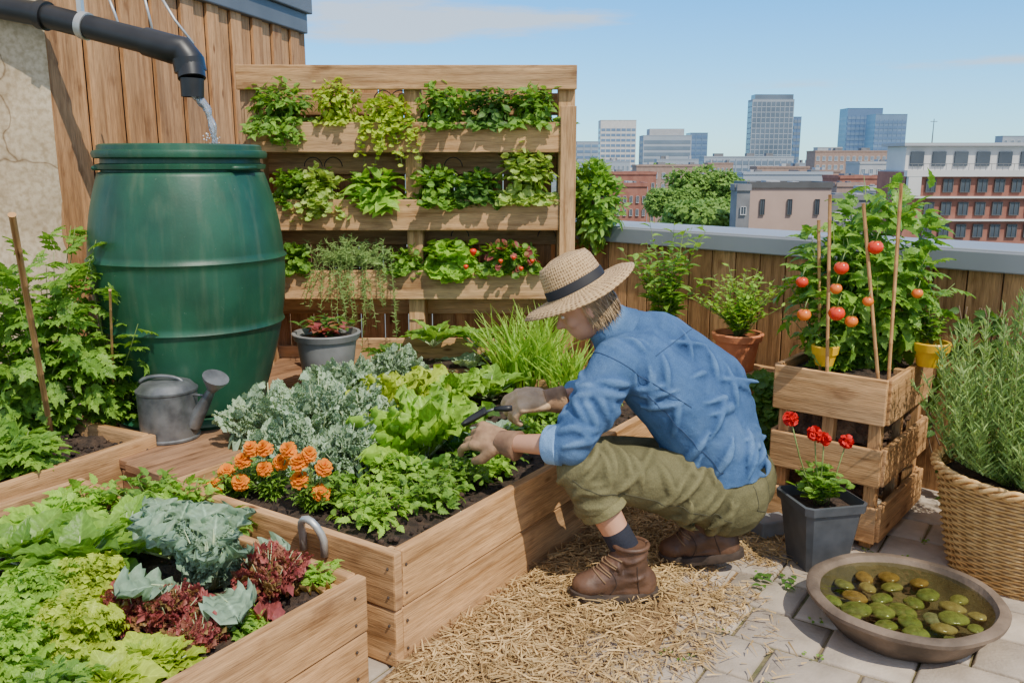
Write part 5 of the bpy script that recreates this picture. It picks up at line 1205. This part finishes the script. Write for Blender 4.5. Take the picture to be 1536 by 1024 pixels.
building('brick_building', 'brown brick block below the skyline between the towers', 1222, 1330, 228, 330, 10, m_brick2, 12, 5, m_hglass, 3.2, .5, .5)
building('brick_building', 'red brick terrace at the left behind the shrub', 898, 985, 262, 150, 8, m_brick, 9, 3, m_glass, 2.6, .4, .55)
building('brick_building', 'pale brick house right of the red brick terrace', 955, 1060, 250, 220, 8, m_brick2, 9, 3, m_hglass, 2.8, .4, .5)
building('brick_building', 'dark red brick warehouse left of the green trees', 905, 972, 280, 115, 6, m_brick, 7, 3, m_glass, 1.7, .42, .5)
building('low_building', 'low flat dark roofed building right of the pink block', 1252, 1345, 300, 85, 6, m_roof, 5, 1, m_glass, 1.6, .5, .5)
o, wd, hh = building('pink_building', 'pinkish rendered flat roofed building with dark windows', 1126, 1250, 282, 75, 5, m_pink, 3, 1, m_glass, 2.6, .16, .50, top=.3, fr_m=m_dframe)
roofbox(o, -1, 0, hh, (1.2, 1.6, .6)); roofbox(o, 1.8, .5, hh, (1.6, 1.6, .4), m_roof)
building('grey_shed', 'small charcoal shed in front of the pink building', 1108, 1128, 286, 71, 2, m_roof, 1, 1, m_glass, 1.6, .4, .4)
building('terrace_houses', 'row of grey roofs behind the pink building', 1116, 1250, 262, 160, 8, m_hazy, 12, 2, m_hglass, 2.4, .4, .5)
Yb = 62; xa = P(1362, 245, y=Yb).x; xb = P(1700, 245, y=Yb).x; wd = xb-xa; zb = P(768, 258, y=Yb).z; hh = zb-ZG; dd_ = 5
o = thing('apartment_building', 'white and red brick apartment block at the right picture edge', 'building', ((xa+xb)/2, Yb+dd_/2, ZG))
MB().box((0, 0, hh/2), (wd, dd_, hh)).build('wall', m_brick, o)
MB().box((0, 0, hh+.05), (wd*.98, dd_*.95, .1)).build('roof', m_conc, o)
for z, h_ in ((hh-.10, .42), (hh-1.75, .12), (hh-3.35, .12)): MB().box((0, -dd_/2-.12, z), (wd+.3, .5, h_)).build('floor_band', m_white, o)
MB().box((-wd*.5+.45, -dd_/2-.10, hh-.9), (.9, .5, 1.5)).build('corner_panel', m_white, o)
g0 = None
for k, zc in enumerate((hh-.95, hh-2.55, hh-4.1)):
    for c in range(12):
        x = -wd/2+1.1+(wd-1.3)*(c+.5)/12
        if g0 is None:
            g0 = MB().box((0, 0, 0), (.66, .14, .9)).build('window', m_glass, o)
            fr = MB()
            for (cx, cz, sx_, sz) in ((0, .45, .70, .05), (0, -.45, .70, .05), (-.33, 0, .05, .9), (.33, 0, .05, .9), (0, 0, .03, .9)): fr.box((cx, -.07, cz), (sx_, .08, sz))
            gf = fr.build('frame', m_dframe, g0); w_ = g0
        else:
            w_ = g0.copy(); C.objects.link(w_); f2 = gf.copy(); C.objects.link(f2); f2.parent = w_
        w_.location = (x, -dd_/2-.04, zc)
MB().box((-wd*.16, .6, hh+.95), (wd*.62, 3.2, 1.7)).build('penthouse', m_white, o)
MB().box((-wd*.16, .6, hh+1.92), (wd*.66, 4.0, .22)).build('penthouse_roof', m_conc, o)
for c in range(6): MB().box((-wd*.42+c*wd*.10, -1.06, hh+.9), (wd*.060, .14, 1.0)).build('penthouse_window', m_glass, o)
m2 = MB()
for c in range(40): m2.box((-wd/2+wd*(c+.5)/40, -dd_/2-.3, hh+.33), (.025, .025, .45))
m2.box((0, -dd_/2-.3, hh+.56), (wd, .04, .04)); m2.build('railing', m_roof, o)
an = thing('radio_mast', 'thin radio mast above the white apartment block', 'mast', (P(1395, 245, y=66).x, 66, P(768, 222, y=66).z-1))
MB().tube([(0, 0, 0), (0, 0, 3.1)], [.07, .03], 6).build('pole', m_roof, an); MB().box((0, 0, 2.9), (.5, .05, .05)).build('crossbar', m_roof, an)
random.seed(21)
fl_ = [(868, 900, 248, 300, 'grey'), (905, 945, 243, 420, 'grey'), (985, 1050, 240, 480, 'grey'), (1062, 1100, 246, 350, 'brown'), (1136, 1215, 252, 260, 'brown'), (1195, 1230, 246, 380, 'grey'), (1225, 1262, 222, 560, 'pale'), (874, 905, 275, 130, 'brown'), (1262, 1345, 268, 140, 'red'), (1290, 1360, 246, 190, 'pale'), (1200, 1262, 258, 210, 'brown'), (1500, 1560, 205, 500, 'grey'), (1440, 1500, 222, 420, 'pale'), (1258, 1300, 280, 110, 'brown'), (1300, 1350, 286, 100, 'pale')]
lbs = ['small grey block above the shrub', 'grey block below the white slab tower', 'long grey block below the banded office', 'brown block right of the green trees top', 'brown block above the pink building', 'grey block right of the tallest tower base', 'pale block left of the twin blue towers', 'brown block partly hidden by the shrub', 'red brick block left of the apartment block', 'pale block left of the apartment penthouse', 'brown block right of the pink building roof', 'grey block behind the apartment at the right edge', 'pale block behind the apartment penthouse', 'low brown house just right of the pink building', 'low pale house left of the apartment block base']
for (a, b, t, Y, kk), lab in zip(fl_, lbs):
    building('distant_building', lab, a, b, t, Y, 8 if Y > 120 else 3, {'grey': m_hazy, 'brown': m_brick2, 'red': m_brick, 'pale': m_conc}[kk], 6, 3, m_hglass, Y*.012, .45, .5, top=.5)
def ctree(px, py, Y, wpx, hpx, lab, seed):
    c = P(px, py, y=Y); rx = wpx*Y/F/2; rz_ = hpx*Y/F/2; hgt = c.z-ZG
    o = thing('city_tree', lab, 'tree', (c.x, Y, ZG), 0, 'trees between the distant buildings'); lv = LV()
    for k in range(14):
        a = rnd()*6.28; q = math.sqrt(rnd())*.62; dome(lv, 620, rx*.42, rx*.42, rz_*.42, rx*.075, rx*.06, 'petal', (math.cos(a)*rx*q, sn(a)*rx*q, hgt+ru(-.6, .55)*rz_*(1-q*.5)), .4, seed+k)
    dome(lv, 2200, rx*.75, rx*.75, rz_*.75, rx*.085, rx*.07, 'petal', (0, 0, hgt-rz_*.1), .4, seed)
    lv.build('crown', L_tree, o)
    MB().tube([(0, 0, 0), (0, 0, hgt-rz_*.6), (rx*.2, 0, hgt)], [.35, .25, .1], 8).build('trunk', m_bstem, o, smooth=180)
ctree(1006, 300, 100, 96, 66, 'green tree leftmost of the clump left of the pink building', 1)
ctree(1056, 286, 104, 130, 92, 'tallest green tree of the clump left of the pink building', 2)
ctree(1104, 292, 102, 70, 62, 'green tree rightmost of the clump left of the pink building', 3)
ctree(1055, 322, 85, 170, 54, 'low pale green tree in front of the clump', 4)
ctree(990, 252, 450, 60, 18, 'distant tree mass below the banded office block', 6)
